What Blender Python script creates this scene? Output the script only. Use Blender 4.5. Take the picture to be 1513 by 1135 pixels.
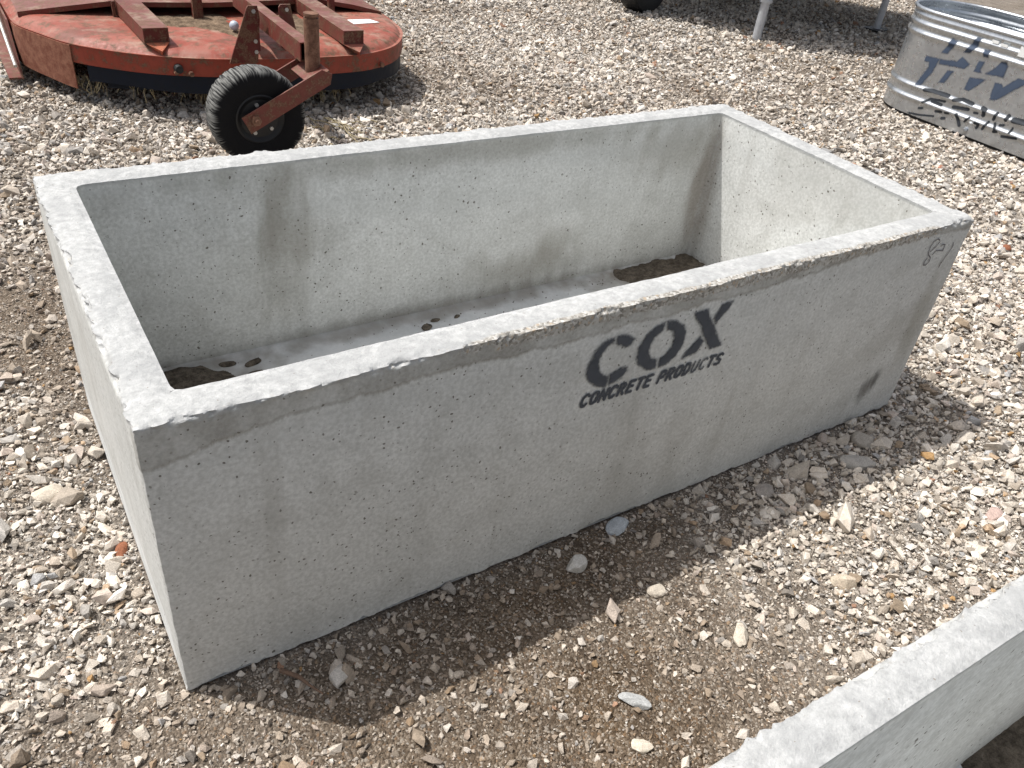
import bpy, bmesh, math, random
import numpy as np
from mathutils import Vector, Matrix

for o in list(bpy.data.objects): bpy.data.objects.remove(o)
S = bpy.context.scene
rad = math.radians

# ---------------------------------------------------------------- camera
CX, CY, CZ = -0.086, -0.9613, 1.3517
YAW, PITCH, ROLL, FPX = 0.6377, 0.6239, 0.1298, 1209.9
fw = Vector((math.sin(YAW)*math.cos(PITCH), math.cos(YAW)*math.cos(PITCH), -math.sin(PITCH)))
r0 = Vector((math.cos(YAW), -math.sin(YAW), 0)); u0 = r0.cross(fw)
rt = math.cos(ROLL)*r0 + math.sin(ROLL)*u0
up = -math.sin(ROLL)*r0 + math.cos(ROLL)*u0
cam_data = bpy.data.cameras.new('camera'); cam = bpy.data.objects.new('camera', cam_data)
S.collection.objects.link(cam)
cam.matrix_world = Matrix(((rt.x, up.x, -fw.x, CX), (rt.y, up.y, -fw.y, CY), (rt.z, up.z, -fw.z, CZ), (0, 0, 0, 1)))
cam_data.sensor_width = 36; cam_data.lens = 36*FPX/1513
cam_data.clip_start = 0.02; cam_data.clip_end = 500
S.camera = cam

# ---------------------------------------------------------------- light
sv = Vector((-0.232, 0.212, 0.6)).normalized()          # towards the sun
elev = math.asin(sv.z); az = math.atan2(sv.x, sv.y)     # azimuth from +y towards +x
w = bpy.data.worlds.new('World'); S.world = w; w.use_nodes = True
nt = w.node_tree; bg = nt.nodes['Background']
sky = nt.nodes.new('ShaderNodeTexSky'); sky.sky_type = 'NISHITA'; sky.sun_disc = False
sky.sun_elevation = elev; sky.sun_rotation = az
sky.air_density = 1.0; sky.dust_density = 5.0; sky.ozone_density = 1.0
hs = nt.nodes.new('ShaderNodeHueSaturation'); hs.inputs['Saturation'].default_value = 0.50   # sky made less blue so the shade comes out neutral
nt.links.new(sky.outputs[0], hs.inputs['Color']); nt.links.new(hs.outputs[0], bg.inputs[0]); bg.inputs[1].default_value = 0.148
ld = bpy.data.lights.new('sun', 'SUN'); ld.energy = 4.5; ld.angle = rad(0.5); ld.color = (1, 0.975, 0.935)
sun = bpy.data.objects.new('sun', ld); S.collection.objects.link(sun)
sun.rotation_euler = sv.to_track_quat('Z', 'Y').to_euler(); sun.location = (0, 0, 5)
S.view_settings.view_transform = 'Standard'; S.view_settings.look = 'None'
S.view_settings.exposure = 0.0; S.view_settings.gamma = 1.0
S.render.engine = 'CYCLES'

# ---------------------------------------------------------------- helpers
def link(o, parent=None):
    S.collection.objects.link(o)
    if parent: o.parent = parent
    return o
def tag(o, label=None, cat=None, group=None, kind=None):
    if label: o['label'] = label
    if cat: o['category'] = cat
    if group: o['group'] = group
    if kind: o['kind'] = kind
    return o
def empty(name, loc, rz=0.0):
    o = bpy.data.objects.new(name, None); o.location = loc; o.rotation_euler = (0, 0, rz)
    o.empty_display_size = 0.1
    return link(o)
def np_mesh(name, V, F, mat, parent=None, attrs=None, smooth=False, loc=None):
    """V (n,3), F (m,k) arrays of equal-size faces, or a list of such arrays"""
    me = bpy.data.meshes.new(name)
    Fs = F if isinstance(F, list) else [F]
    Fs = [np.asarray(f, np.int32) for f in Fs if len(f)]
    me.vertices.add(len(V)); me.vertices.foreach_set('co', np.asarray(V, np.float32).ravel())
    nl = sum(f.size for f in Fs); npoly = sum(len(f) for f in Fs)
    me.loops.add(nl); me.loops.foreach_set('vertex_index', np.concatenate([f.ravel() for f in Fs]))
    st = []; off = 0
    for f in Fs:
        st.append(off + np.arange(len(f))*f.shape[1]); off += f.size
    me.polygons.add(npoly); me.polygons.foreach_set('loop_start', np.concatenate(st).astype(np.int32))
    me.update(calc_edges=True)
    me.polygons.foreach_set('use_smooth', np.full(npoly, bool(smooth)))
    if attrs:
        for k, v in attrs.items():
            v = np.asarray(v, np.float32)
            if v.ndim == 1:
                a = me.attributes.new(k, 'FLOAT', 'POINT'); a.data.foreach_set('value', v)
            else:
                a = me.attributes.new(k, 'FLOAT_COLOR', 'POINT')
                a.data.foreach_set('color', np.concatenate([v, np.ones((len(v), 1), np.float32)], 1).ravel())
    me.materials.append(mat)
    o = bpy.data.objects.new(name, me)
    if loc is not None: o.location = loc
    return link(o, parent)
def bm_obj(name, bm, mat, parent=None, smooth=False, bevel=0.0, autosmooth=None):
    if bevel:
        bmesh.ops.bevel(bm, geom=list(bm.edges), offset=bevel, segments=2, affect='EDGES', clamp_overlap=True)
    bmesh.ops.recalc_face_normals(bm, faces=list(bm.faces))
    me = bpy.data.meshes.new(name); bm.to_mesh(me); bm.free()
    me.materials.append(mat)
    if smooth:
        me.polygons.foreach_set('use_smooth', [True]*len(me.polygons))
        if autosmooth: me.set_sharp_from_angle(angle=rad(autosmooth))
    o = bpy.data.objects.new(name, me)
    return link(o, parent)
def add_box(bm, c, s, rot=None):
    r = bmesh.ops.create_cube(bm, size=1.0)
    M = Matrix.Translation(c) @ (rot if rot else Matrix.Identity(4)) @ Matrix.Diagonal((*s, 1))
    bmesh.ops.transform(bm, matrix=M, verts=r['verts'])
    return r['verts']
def add_prism(bm, poly, axis, t0, t1):
    """poly 2D list; axis the extrusion axis ('x': (y,z), 'y': (x,z), 'z': (x,y))"""
    def P(a, b, t): return {'x': (t, a, b), 'y': (a, t, b), 'z': (a, b, t)}[axis]
    A = [bm.verts.new(P(a, b, t0)) for a, b in poly]; B = [bm.verts.new(P(a, b, t1)) for a, b in poly]
    bm.faces.new(A); bm.faces.new(B[::-1]); n = len(poly)
    for i in range(n): bm.faces.new((A[i], B[i], B[(i+1) % n], A[(i+1) % n]))
def add_cyl(bm, a, b, r1, r2=None, n=24, cap=True):
    a = Vector(a); b = Vector(b); r2 = r1 if r2 is None else r2
    z = (b-a).normalized(); q = z.to_track_quat('Z', 'Y'); ra = []; rb = []
    for i in range(n):
        t = 2*math.pi*i/n; d = q @ Vector((math.cos(t), math.sin(t), 0))
        ra.append(bm.verts.new(a+d*r1)); rb.append(bm.verts.new(b+d*r2))
    for i in range(n): bm.faces.new((ra[i], ra[(i+1) % n], rb[(i+1) % n], rb[i]))
    if cap: bm.faces.new(ra[::-1]); bm.faces.new(rb)
def add_tube_ring(bm, a, b, ro, ri, n=24):
    a = Vector(a); b = Vector(b); q = (b-a).normalized().to_track_quat('Z', 'Y')
    R = []
    for c, r in ((a, ro), (b, ro), (b, ri), (a, ri)):
        R.append([bm.verts.new(c + q @ Vector((math.cos(2*math.pi*i/n)*r, math.sin(2*math.pi*i/n)*r, 0))) for i in range(n)])
    for k in range(4):
        A, B = R[k], R[(k+1) % 4]
        for i in range(n): bm.faces.new((A[i], A[(i+1) % n], B[(i+1) % n], B[i]))
def add_lathe(bm, prof, c, axis, n=48, wob=None):
    """prof list of (radius, height) about axis through c, closed loop"""
    q = Vector(axis).normalized().to_track_quat('Z', 'Y'); c = Vector(c); R = []
    for k, (r, h) in enumerate(prof):
        R.append([bm.verts.new(c + q @ Vector((math.cos(2*math.pi*i/n)*(r+(wob(k, i) if wob else 0)), math.sin(2*math.pi*i/n)*(r+(wob(k, i) if wob else 0)), h))) for i in range(n)])
    for k in range(len(prof)):
        A, B = R[k], R[(k+1) % len(prof)]
        for i in range(n): bm.faces.new((A[i], A[(i+1) % n], B[(i+1) % n], B[i]))

# numpy value noise
def _h(ix, iy, iz, seed):
    n = (ix.astype(np.int64)*374761393 + iy.astype(np.int64)*668265263 + iz.astype(np.int64)*2147483647 + seed*974634777) & 0xffffffff
    n = ((n ^ (n >> 13))*1274126177) & 0xffffffff
    n = (n ^ (n >> 16)) & 0xffffffff
    return n.astype(np.float64)/4294967295.0*2-1
def vnoise(x, y, z=0.0, seed=0):
    x = np.asarray(x, float); y = np.asarray(y, float); z = np.zeros_like(x)+z
    fx, fy, fz = np.floor(x), np.floor(y), np.floor(z)
    tx, ty, tz = x-fx, y-fy, z-fz
    tx = tx*tx*(3-2*tx); ty = ty*ty*(3-2*ty); tz = tz*tz*(3-2*tz); out = 0
    for i in (0, 1):
        for j in (0, 1):
            for k in (0, 1):
                out = out + _h(fx+i, fy+j, fz+k, seed)*(tx if i else 1-tx)*(ty if j else 1-ty)*(tz if k else 1-tz)
    return out
def fbm(x, y, z=0.0, seed=0, oct=4):
    s = 0; a = 1.0; f = 1.0
    for o in range(oct):
        s = s + a*vnoise(np.asarray(x)*f, np.asarray(y)*f, np.asarray(z)*f, seed+o*17); a *= 0.5; f *= 2.03
    return s/1.9
def sstep(a, b, x):
    t = np.clip((x-a)/(b-a), 0, 1); return t*t*(3-2*t)

# material helper
class NT:
    def __init__(s, name):
        s.m = bpy.data.materials.new(name); s.m.use_nodes = True; s.t = s.m.node_tree
        s.b = s.t.nodes['Principled BSDF']; s.out = s.t.nodes['Material Output']
    def n(s, typ, **k):
        nd = s.t.nodes.new(typ)
        for a, v in k.items(): setattr(nd, a, v)
        return nd
    def l(s, a, b): s.t.links.new(a, b)
    def geo(s):
        return s.n('ShaderNodeNewGeometry').outputs['Position']
    def obj(s): return s.n('ShaderNodeTexCoord').outputs['Object']
    def noise(s, vec, scale, detail=4, rough=0.55, dist=0.0, out='Fac'):
        nd = s.n('ShaderNodeTexNoise'); nd.inputs['Scale'].default_value = scale; nd.inputs['Detail'].default_value = detail
        nd.inputs['Roughness'].default_value = rough; nd.inputs['Distortion'].default_value = dist; s.l(vec, nd.inputs['Vector'])
        return nd.outputs[out]
    def vor(s, vec, scale, feature='F1', out='Distance', rnd=1.0):
        nd = s.n('ShaderNodeTexVoronoi'); nd.feature = feature; nd.inputs['Scale'].default_value = scale
        nd.inputs['Randomness'].default_value = rnd; s.l(vec, nd.inputs['Vector']); return nd.outputs[out]
    def ramp(s, fac, stops, interp='LINEAR'):
        nd = s.n('ShaderNodeValToRGB'); cr = nd.color_ramp; cr.interpolation = interp
        while len(cr.elements) < len(stops): cr.elements.new(0.5)
        for e, (p, c) in zip(cr.elements, stops):
            e.position = p; e.color = (*c, 1) if isinstance(c, (tuple, list)) else (c, c, c, 1)
        s.l(fac, nd.inputs[0]); return nd.outputs[0]
    def mix(s, fac, a, b, blend='MIX'):
        nd = s.n('ShaderNodeMix'); nd.data_type = 'RGBA'; nd.blend_type = blend
        for sock, v in ((nd.inputs[0], fac), (nd.inputs[6], a), (nd.inputs[7], b)):
            if isinstance(v, bpy.types.NodeSocket): s.l(v, sock)
            elif isinstance(v, (tuple, list)): sock.default_value = (*v, 1)
            else: sock.default_value = v
        return nd.outputs[2]
    def math(s, op, a, b=None, c=None, clamp=False):
        nd = s.n('ShaderNodeMath'); nd.operation = op; nd.use_clamp = clamp
        for i, v in enumerate((a, b, c)):
            if v is None: continue
            if isinstance(v, bpy.types.NodeSocket): s.l(v, nd.inputs[i])
            else: nd.inputs[i].default_value = v
        return nd.outputs[0]
    def mapr(s, v, a, b, c=0.0, d=1.0, smooth=True):
        nd = s.n('ShaderNodeMapRange'); nd.interpolation_type = 'SMOOTHSTEP' if smooth else 'LINEAR'
        s.l(v, nd.inputs[0])
        for i, x in enumerate((a, b, c, d)): nd.inputs[i+1].default_value = x
        return nd.outputs[0]
    def sep(s, vec):
        nd = s.n('ShaderNodeSeparateXYZ'); s.l(vec, nd.inputs[0]); return nd.outputs
    def scalev(s, vec, sc):
        nd = s.n('ShaderNodeVectorMath'); nd.operation = 'MULTIPLY'; s.l(vec, nd.inputs[0]); nd.inputs[1].default_value = sc
        return nd.outputs[0]
    def bump(s, h, strength, dist, normal=None):
        nd = s.n('ShaderNodeBump'); nd.inputs['Strength'].default_value = strength; nd.inputs['Distance'].default_value = dist
        s.l(h, nd.inputs['Height'])
        if normal: s.l(normal, nd.inputs['Normal'])
        return nd.outputs[0]
    def attr(s, name, out='Color'):
        nd = s.n('ShaderNodeAttribute'); nd.attribute_name = name; return nd.outputs[out]
    def fin(s, col=None, rough=None, normal=None, metal=None, spec=None):
        for k, v in (('Base Color', col), ('Roughness', rough), ('Normal', normal), ('Metallic', metal), ('Specular IOR Level', spec)):
            if v is None: continue
            if isinstance(v, bpy.types.NodeSocket): s.l(v, s.b.inputs[k])
            elif isinstance(v, (tuple, list)): s.b.inputs[k].default_value = (*v, 1)
            else: s.b.inputs[k].default_value = v
        return s.m

# ---------------------------------------------------------------- dimensions of the trough
L, W, H, T, FL = 2.014, 0.921, 0.600, 0.0705, 0.092

# ---------------------------------------------------------------- materials
def mat_concrete(seed, main=True):
    m = NT('concrete'); p0 = m.obj()
    off = m.n('ShaderNodeVectorMath', operation='ADD'); m.l(p0, off.inputs[0]); off.inputs[1].default_value = (seed*3.1, seed*1.7, 0)
    p = off.outputs[0]; X, Y, Z = m.sep(p0)
    n1 = m.noise(p, 3.0, 5, 0.6); n2 = m.noise(p, 14, 5, 0.6); n3 = m.noise(p, 120, 3, 0.6)
    col = m.ramp(n1, [(0.3, (0.53, 0.54, 0.505)), (0.55, (0.605, 0.612, 0.572)), (0.75, (0.66, 0.665, 0.625))])
    col = m.mix(0.28, col, m.ramp(n2, [(0.3, 0.38), (0.7, 0.70)]), 'MIX')
    col = m.mix(0.22, col, m.ramp(n3, [(0.38, 0.22), (0.62, 0.80)]), 'MIX')
    n5 = m.noise(p, 7.5, 7, 0.72, 0.3)
    col = m.mix(m.math('MULTIPLY', m.mapr(n5, 0.47, 0.66), 0.26), col, (0.31, 0.305, 0.275))
    col = m.mix(m.math('MULTIPLY', m.mapr(n5, 0.46, 0.34), 0.30), col, (0.50, 0.505, 0.48))
    # streaks running down the walls
    st = m.noise(m.scalev(p, (9, 9, 0.8)), 1.0, 4, 0.6)
    sm = m.mapr(st, 0.56, 0.74); col = m.mix(m.math('MULTIPLY', sm, 0.26), col, (0.28, 0.27, 0.24))
    # fine sandy tooth lines
    # horizontal casting marks
    hz = m.noise(m.scalev(p, (1.0, 1.0, 11)), 1.5, 3, 0.5)
    col = m.mix(m.math('MULTIPLY', m.mapr(hz, 0.5, 0.7), 0.22), col, (0.47, 0.48, 0.465))
    # large stains
    stn = m.noise(p, 1.7, 5, 0.65, 0.6)
    col = m.mix(m.math('MULTIPLY', m.mapr(stn, 0.57, 0.70), 0.24), col, (0.27, 0.255, 0.22))
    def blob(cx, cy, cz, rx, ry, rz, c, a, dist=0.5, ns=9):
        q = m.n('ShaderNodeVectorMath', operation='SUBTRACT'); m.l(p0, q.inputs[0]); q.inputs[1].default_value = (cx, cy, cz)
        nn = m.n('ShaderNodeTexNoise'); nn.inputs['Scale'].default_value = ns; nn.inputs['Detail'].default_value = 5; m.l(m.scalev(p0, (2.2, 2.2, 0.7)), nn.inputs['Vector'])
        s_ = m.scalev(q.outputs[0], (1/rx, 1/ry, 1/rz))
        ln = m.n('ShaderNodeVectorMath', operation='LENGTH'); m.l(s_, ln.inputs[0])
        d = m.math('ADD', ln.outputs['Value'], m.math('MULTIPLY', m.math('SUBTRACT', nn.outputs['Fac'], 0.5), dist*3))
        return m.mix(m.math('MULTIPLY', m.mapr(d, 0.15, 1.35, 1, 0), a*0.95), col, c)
    inflr = m.math('MULTIPLY', m.mapr(Z, 0.098, 0.103, 1, 0), m.mapr(Y, 0.05, 0.07))
    col = m.mix(m.math('MULTIPLY', inflr, 0.7), col, m.mix(m.mapr(n2, .35, .65), (0.60, 0.615, 0.61), (0.74, 0.75, 0.745)))
    if main:
        col = blob(0.50, 0.85, 0.52, 0.07, 0.05, 0.10, (0.21, 0.195, 0.16), 0.6)
        col = blob(0.52, 0.85, 0.40, 0.10, 0.05, 0.09, (0.21, 0.195, 0.16), 0.6)
        col = blob(0.49, 0.85, 0.26, 0.08, 0.05, 0.11, (0.17, 0.155, 0.12), 0.40)
        col = blob(1.25, 0.85, 0.17, 0.26, 0.05, 0.08, (0.22, 0.205, 0.17), 0.55)
        col = blob(1.35, 0.85, 0.24, 0.10, 0.05, 0.07, (0.22, 0.205, 0.17), 0.4)
        col = blob(1.78, 0.85, 0.50, 0.22, 0.05, 0.10, (0.25, 0.23, 0.19), 0.45)
        col = blob(1.93, 0.85, 0.35, 0.06, 0.06, 0.26, (0.18, 0.14, 0.10), 0.60)
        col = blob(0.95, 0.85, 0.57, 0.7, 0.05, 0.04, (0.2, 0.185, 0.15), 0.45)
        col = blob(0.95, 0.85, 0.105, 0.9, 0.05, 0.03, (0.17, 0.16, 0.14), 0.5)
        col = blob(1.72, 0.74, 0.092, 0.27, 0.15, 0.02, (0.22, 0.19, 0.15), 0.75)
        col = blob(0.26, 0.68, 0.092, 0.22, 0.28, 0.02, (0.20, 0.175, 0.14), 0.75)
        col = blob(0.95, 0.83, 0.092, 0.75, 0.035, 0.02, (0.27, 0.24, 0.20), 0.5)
        col = blob(1.845, 0.0, 0.11, 0.035, 0.04, 0.05, (0.1, 0.095, 0.085), 0.75, 0.5, 30)
        col = blob(1.875, 0.0, 0.14, 0.02, 0.04, 0.03, (0.08, 0.075, 0.07), 0.7, 0.5, 30)
        col = blob(1.96, 0.0, 0.30, 0.05, 0.04, 0.16, (0.2, 0.18, 0.13), 0.4)
    wv = m.n('ShaderNodeTexNoise'); wv.inputs['Scale'].default_value = 60; wv.inputs['Detail'].default_value = 3; m.l(p, wv.inputs['Vector'])
    ws = m.n('ShaderNodeVectorMath', operation='MULTIPLY_ADD'); m.l(wv.outputs['Color'], ws.inputs[0]); ws.inputs[1].default_value = (.012, .012, .012); m.l(p, ws.inputs[2]); pd = ws.outputs[0]
    # bug holes: shapes of their own, two sizes
    def pits(scale, r, thr, seedv):
        v = m.n('ShaderNodeTexVoronoi'); v.inputs['Scale'].default_value = scale; m.l(pd, v.inputs['Vector'])
        cs = m.n('ShaderNodeSeparateColor'); m.l(v.outputs['Color'], cs.inputs[0])
        keep = m.math('GREATER_THAN', cs.outputs[0], thr)
        rr = m.math('MULTIPLY_ADD', cs.outputs[1], r*0.8, r*0.35)
        inside = m.math('LESS_THAN', v.outputs['Distance'], rr)
        return m.math('MULTIPLY', keep, inside)
    pa = m.math('MAXIMUM', pits(58, 0.19, 0.80, 1), pits(115, 0.25, 0.78, 2))
    pa = m.math('MAXIMUM', pa, pits(40, 0.13, 0.90, 3))
    up_ = m.sep(m.n('ShaderNodeNewGeometry').outputs['True Normal'])[2]
    wallm = m.mapr(up_, 0.5, 0.8, 1, 0)
    pw = m.math('MULTIPLY', m.math('MULTIPLY', pa, wallm), m.mapr(m.noise(p, 11, 3, 0.6), 0.42, 0.56, 0.35, 1))
    col = m.mix(m.math('MULTIPLY', pw, 0.85), col, (0.10, 0.088, 0.07))
    # darker rough band that runs under the outer lip on the front and the far-left corner
    wav = m.noise(m.scalev(p0, (1, 0, 0)), 3.2, 5, 0.6)
    bh = m.math('ADD', m.math('MULTIPLY_ADD', wav, 0.055, 0.523), m.math('MULTIPLY_ADD', m.noise(m.scalev(p0, (1, 0, 0)), 17, 5, 0.75), 0.042, -0.018)); bh = m.math('ADD', bh, m.mapr(X, 1.15, 1.75, 0.0, 0.026))   # lower edge height of the band
    if main:
        cl = m.mapr(X, 0.0, 0.20, 0.03, 0.0)
        bh = m.math('SUBTRACT', bh, cl)
    d = m.math('SUBTRACT', Z, bh)
    band = m.mapr(d, -0.002, 0.004); band = m.math('MULTIPLY', band, m.mapr(Y, 0.02, 0.03, 1, 0))
    band = m.math('MULTIPLY', m.math('MULTIPLY', band, wallm), m.mapr(m.noise(m.scalev(p0, (1, 0, 0.6)), 5.5, 4, 0.6), 0.36, 0.62, 0.25, 1.1))
    col = m.mix(m.math('MULTIPLY', band, 0.55), col, m.mix(m.noise(p, 60, 5, 0.7), (0.12, 0.11, 0.09), (0.30, 0.28, 0.235)))
    line = m.math('MULTIPLY', m.mapr(m.math('ABSOLUTE', d), 0.001, 0.006, 1, 0), m.mapr(Y, 0.02, 0.03, 1, 0))
    col = m.mix(m.math('MULTIPLY', m.math('MULTIPLY', line, wallm), 0.30), col, (0.15, 0.135, 0.11))
    # the trowelled rim: paler, with exposed aggregate near the outer lip
    rim = m.math('MULTIPLY', m.mapr(Z, 0.585, 0.596), 1.0)
    rcol = m.ramp(m.noise(p, 55, 7, 0.75), [(0.32, (0.32, 0.324, 0.32)), (0.5, (0.43, 0.434, 0.428)), (0.68, (0.54, 0.543, 0.535))])
    rcol = m.mix(m.math('MULTIPLY', m.mapr(m.noise(p, 9, 6, 0.75, 0.6), 0.46, 0.6), 0.50), rcol, (0.31, 0.315, 0.315))
    rp = m.math('MULTIPLY', m.math('MAXIMUM', pits(110, 0.15, 0.955, 5), pits(170, 0.22, 0.92, 6)), 0.6)
    rcol = m.mix(rp, rcol, (0.2, 0.17, 0.13))
    col = m.mix(rim, col, rcol)
    chip = m.attr('chip', 'Fac')
    ag = m.n('ShaderNodeTexVoronoi'); ag.inputs['Scale'].default_value = 190; m.l(pd, ag.inputs['Vector'])
    sc = m.n('ShaderNodeSeparateColor'); m.l(ag.outputs['Color'], sc.inputs[0])
    agc = m.ramp(sc.outputs[0], [(0.0, (0.17, 0.155, 0.13)), (0.14, (0.29, 0.265, 0.225)), (0.40, (0.39, 0.37, 0.33)), (0.62, (0.48, 0.46, 0.42)), (0.84, (0.58, 0.56, 0.52)), (0.94, (0.42, 0.33, 0.235)), (1, (0.2, 0.19, 0.17))], 'CONSTANT')
    cm = m.math('MULTIPLY', m.mapr(m.math('ADD', chip, m.math('MULTIPLY_ADD', m.noise(p, 35, 5, 0.75), 1.2, -0.60)), 0.26, 0.50), 0.80)
    col = m.mix(cm, col, agc)
    # bump
    b1 = m.noise(p, 45, 6, 0.65); b2 = m.noise(p, 260, 3, 0.6)
    hh = m.math('ADD', m.math('MULTIPLY', b1, 0.7), m.math('MULTIPLY', b2, 0.45))
    hh = m.math('SUBTRACT', hh, m.math('MULTIPLY', pw, 1.6))
    hh = m.math('ADD', hh, m.math('MULTIPLY', m.math('MULTIPLY', cm, m.math('SUBTRACT', 1.0, ag.outputs['Distance'])), 1.2))
    rb = m.math('MULTIPLY', rim, m.noise(p, 90, 6, 0.7))
    hh = m.math('ADD', hh, m.math('MULTIPLY', rb, 2.6)); hh = m.math('ADD', hh, m.math('MULTIPLY', band, m.math('MULTIPLY', m.noise(p, 110, 6, 0.75), 2.2)))
    nrm = m.bump(hh, 0.55, 0.0022)
    return m.fin(col, 0.88, nrm, 0.0, 0.25)

def mat_soil():
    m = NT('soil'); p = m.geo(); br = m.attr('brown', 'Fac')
    v = m.n('ShaderNodeTexVoronoi'); v.inputs['Scale'].default_value = 210; m.l(p, v.inputs['Vector'])
    s = m.n('ShaderNodeSeparateColor'); m.l(v.outputs['Color'], s.inputs[0])
    gr = m.ramp(s.outputs[0], [(0, (0.055, 0.042, 0.03)), (0.35, (0.13, 0.10, 0.075)), (0.55, (0.21, 0.17, 0.13)), (0.72, (0.34, 0.29, 0.235)), (0.86, (0.50, 0.46, 0.40)), (0.95, (0.26, 0.16, 0.09))], 'CONSTANT')
    n1 = m.noise(p, 9, 6, 0.65); n2 = m.noise(p, 400, 2, 0.6)
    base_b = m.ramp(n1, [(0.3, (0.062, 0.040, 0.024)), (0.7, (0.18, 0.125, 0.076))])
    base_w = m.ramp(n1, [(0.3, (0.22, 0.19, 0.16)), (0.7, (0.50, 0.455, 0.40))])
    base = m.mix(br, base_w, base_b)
    col = m.mix(0.42, base, gr)
    col = m.mix(0.3, col, m.ramp(n2, [(0.3, 0.05), (0.7, 0.5)]), 'OVERLAY')
    v2 = m.vor(p, 120, 'F1', 'Distance')
    h = m.math('ADD', m.math('MULTIPLY', m.math('SUBTRACT', 1.0, v.outputs['Distance']), 1.0), m.math('MULTIPLY', m.math('SUBTRACT', 1.0, v2), 0.8))
    h = m.math('ADD', h, m.noise(p, 60, 5, 0.7))
    return m.fin(col, 0.95, m.bump(h, 0.9, 0.005), 0, 0.15)

def mat_stone():
    m = NT('stone'); p = m.obj(); c = m.attr('tone')
    n1 = m.noise(p, 70, 4, 0.65); n2 = m.noise(p, 420, 2, 0.6)
    col = m.mix(0.35, c, m.ramp(n1, [(0.3, 0.25), (0.7, 0.75)]), 'OVERLAY')
    col = m.mix(0.22, col, m.ramp(n2, [(0.35, 0.1), (0.65, 0.9)]), 'OVERLAY')
    nrm = m.bump(m.math('ADD', n1, m.math('MULTIPLY', n2, 0.6)), 0.7, 0.003)
    return m.fin(col, 0.85, nrm, 0, 0.25)

def mat_paint_dec(name, rgb, wear=0.35, scale=160):
    m = NT(name); p = m.obj(); a = m.attr('ink', 'Fac')
    n = m.noise(p, scale, 4, 0.7); n2 = m.noise(p, 30, 4, 0.6)
    k = m.math('ADD', a, m.math('MULTIPLY', m.math('SUBTRACT', n, 0.5), wear))
    k = m.math('ADD', k, m.math('MULTIPLY', m.math('SUBTRACT', n2, 0.5), wear*0.7))
    al = m.mapr(k, 0.15, 0.85)
    col = m.mix(m.math('MULTIPLY', n2, 0.5), rgb, tuple(min(1, x*2.4+0.02) for x in rgb))
    m.l(al, m.b.inputs['Alpha'])
    return m.fin(col, 0.75, None, 0, 0.3)

def mat_red(name='red_paint', rust=0.5, base=(0.27, 0.045, 0.024), sun_=(0.30, 0.115, 0.082)):
    m = NT(name); p = m.geo()
    n1 = m.noise(p, 5, 6, 0.65, 0.4); n2 = m.noise(p, 22, 6, 0.7); n3 = m.noise(p, 130, 4, 0.7)
    up_ = m.sep(m.n('ShaderNodeNewGeometry').outputs['True Normal'])[2]
    col = m.mix(m.mapr(n2, 0.35, 0.7), base, tuple(x*0.72 for x in base))
    chalk = m.math('MULTIPLY', m.mapr(up_, 0.3, 0.85), m.mapr(n1, 0.3, 0.62))      # weathered, chalky paint on the upper faces
    col = m.mix(m.math('MULTIPLY', chalk, 0.85), col, sun_)
    gk = m.math('MULTIPLY', m.mapr(m.noise(p, 3.2, 5, 0.7, 1.0), 0.50, 0.68), 0.55); col = m.mix(gk, col, (0.085, 0.035, 0.024))
    rm = m.mapr(m.math('ADD', n2, m.math('MULTIPLY', n3, 0.35)), 0.72-0.10*rust, 0.86-0.10*rust)
    col = m.mix(rm, col, m.ramp(n3, [(0.3, (0.075, 0.035, 0.02)), (0.7, (0.19, 0.10, 0.06))]))
    dust = m.math('MULTIPLY', m.mapr(m.noise(p, 9, 6, 0.7), 0.48, 0.72), m.mapr(up_, 0.2, 0.9))
    col = m.mix(m.math('MULTIPLY', dust, 0.55), col, (0.36, 0.29, 0.22))
    rough = m.ramp(n2, [(0.3, 0.42), (0.7, 0.75)])
    return m.fin(col, rough, m.bump(m.math('ADD', n2, m.math('MULTIPLY', n3, 0.5)), 0.35, 0.002), 0, 0.35)

def mat_rust(name='rusty_steel', a=(0.10, 0.045, 0.028), b=(0.24, 0.13, 0.085)):
    m = NT(name); p = m.geo(); n2 = m.noise(p, 30, 6, 0.7); n3 = m.noise(p, 160, 4, 0.7)
    col = m.mix(m.mapr(n2, 0.3, 0.7), a, b); col = m.mix(0.25, col, m.ramp(n3, [(0.3, 0.1), (0.7, 0.9)]), 'OVERLAY')
    return m.fin(col, 0.7, m.bump(n3, 0.4, 0.002), 0.1, 0.3)

def mat_simple(name, rgb, rough=0.6, metal=0.0, nscale=40, amt=0.3, bumpd=0.001, spec=0.4):
    m = NT(name); p = m.geo(); n = m.noise(p, nscale, 5, 0.65)
    col = m.mix(amt, rgb, m.ramp(n, [(0.3, tuple(x*0.4 for x in rgb)), (0.7, tuple(min(1, x*1.7) for x in rgb))]))
    return m.fin(col, m.ramp(n, [(0.3, rough*0.8), (0.7, min(1, rough*1.2))]), m.bump(n, 0.4, bumpd), metal, spec)

def mat_galv():
    m = NT('galvanised_steel'); p = m.obj()
    v = m.vor(p, 60, 'F1', 'Color'); s = m.n('ShaderNodeSeparateColor'); m.l(v, s.inputs[0])
    n = m.noise(p, 6, 5, 0.6); n2 = m.noise(m.scalev(p, (60, 60, 3)), 1.0, 3, 0.6)
    col = m.ramp(s.outputs[0], [(0, (0.50, 0.53, 0.56)), (1, (0.62, 0.65, 0.68))])
    col = m.mix(0.25, col, m.ramp(n, [(0.3, (0.42, 0.43, 0.44)), (0.7, (0.66, 0.68, 0.69))]))
    col = m.mix(m.math('MULTIPLY', m.mapr(n2, 0.55, 0.75), 0.2), col, (0.34, 0.33, 0.31))
    return m.fin(col, m.ramp(s.outputs[1], [(0, 0.26), (1, 0.38)]), m.bump(n2, 0.15, 0.001), 0.88, 0.5)

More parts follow.
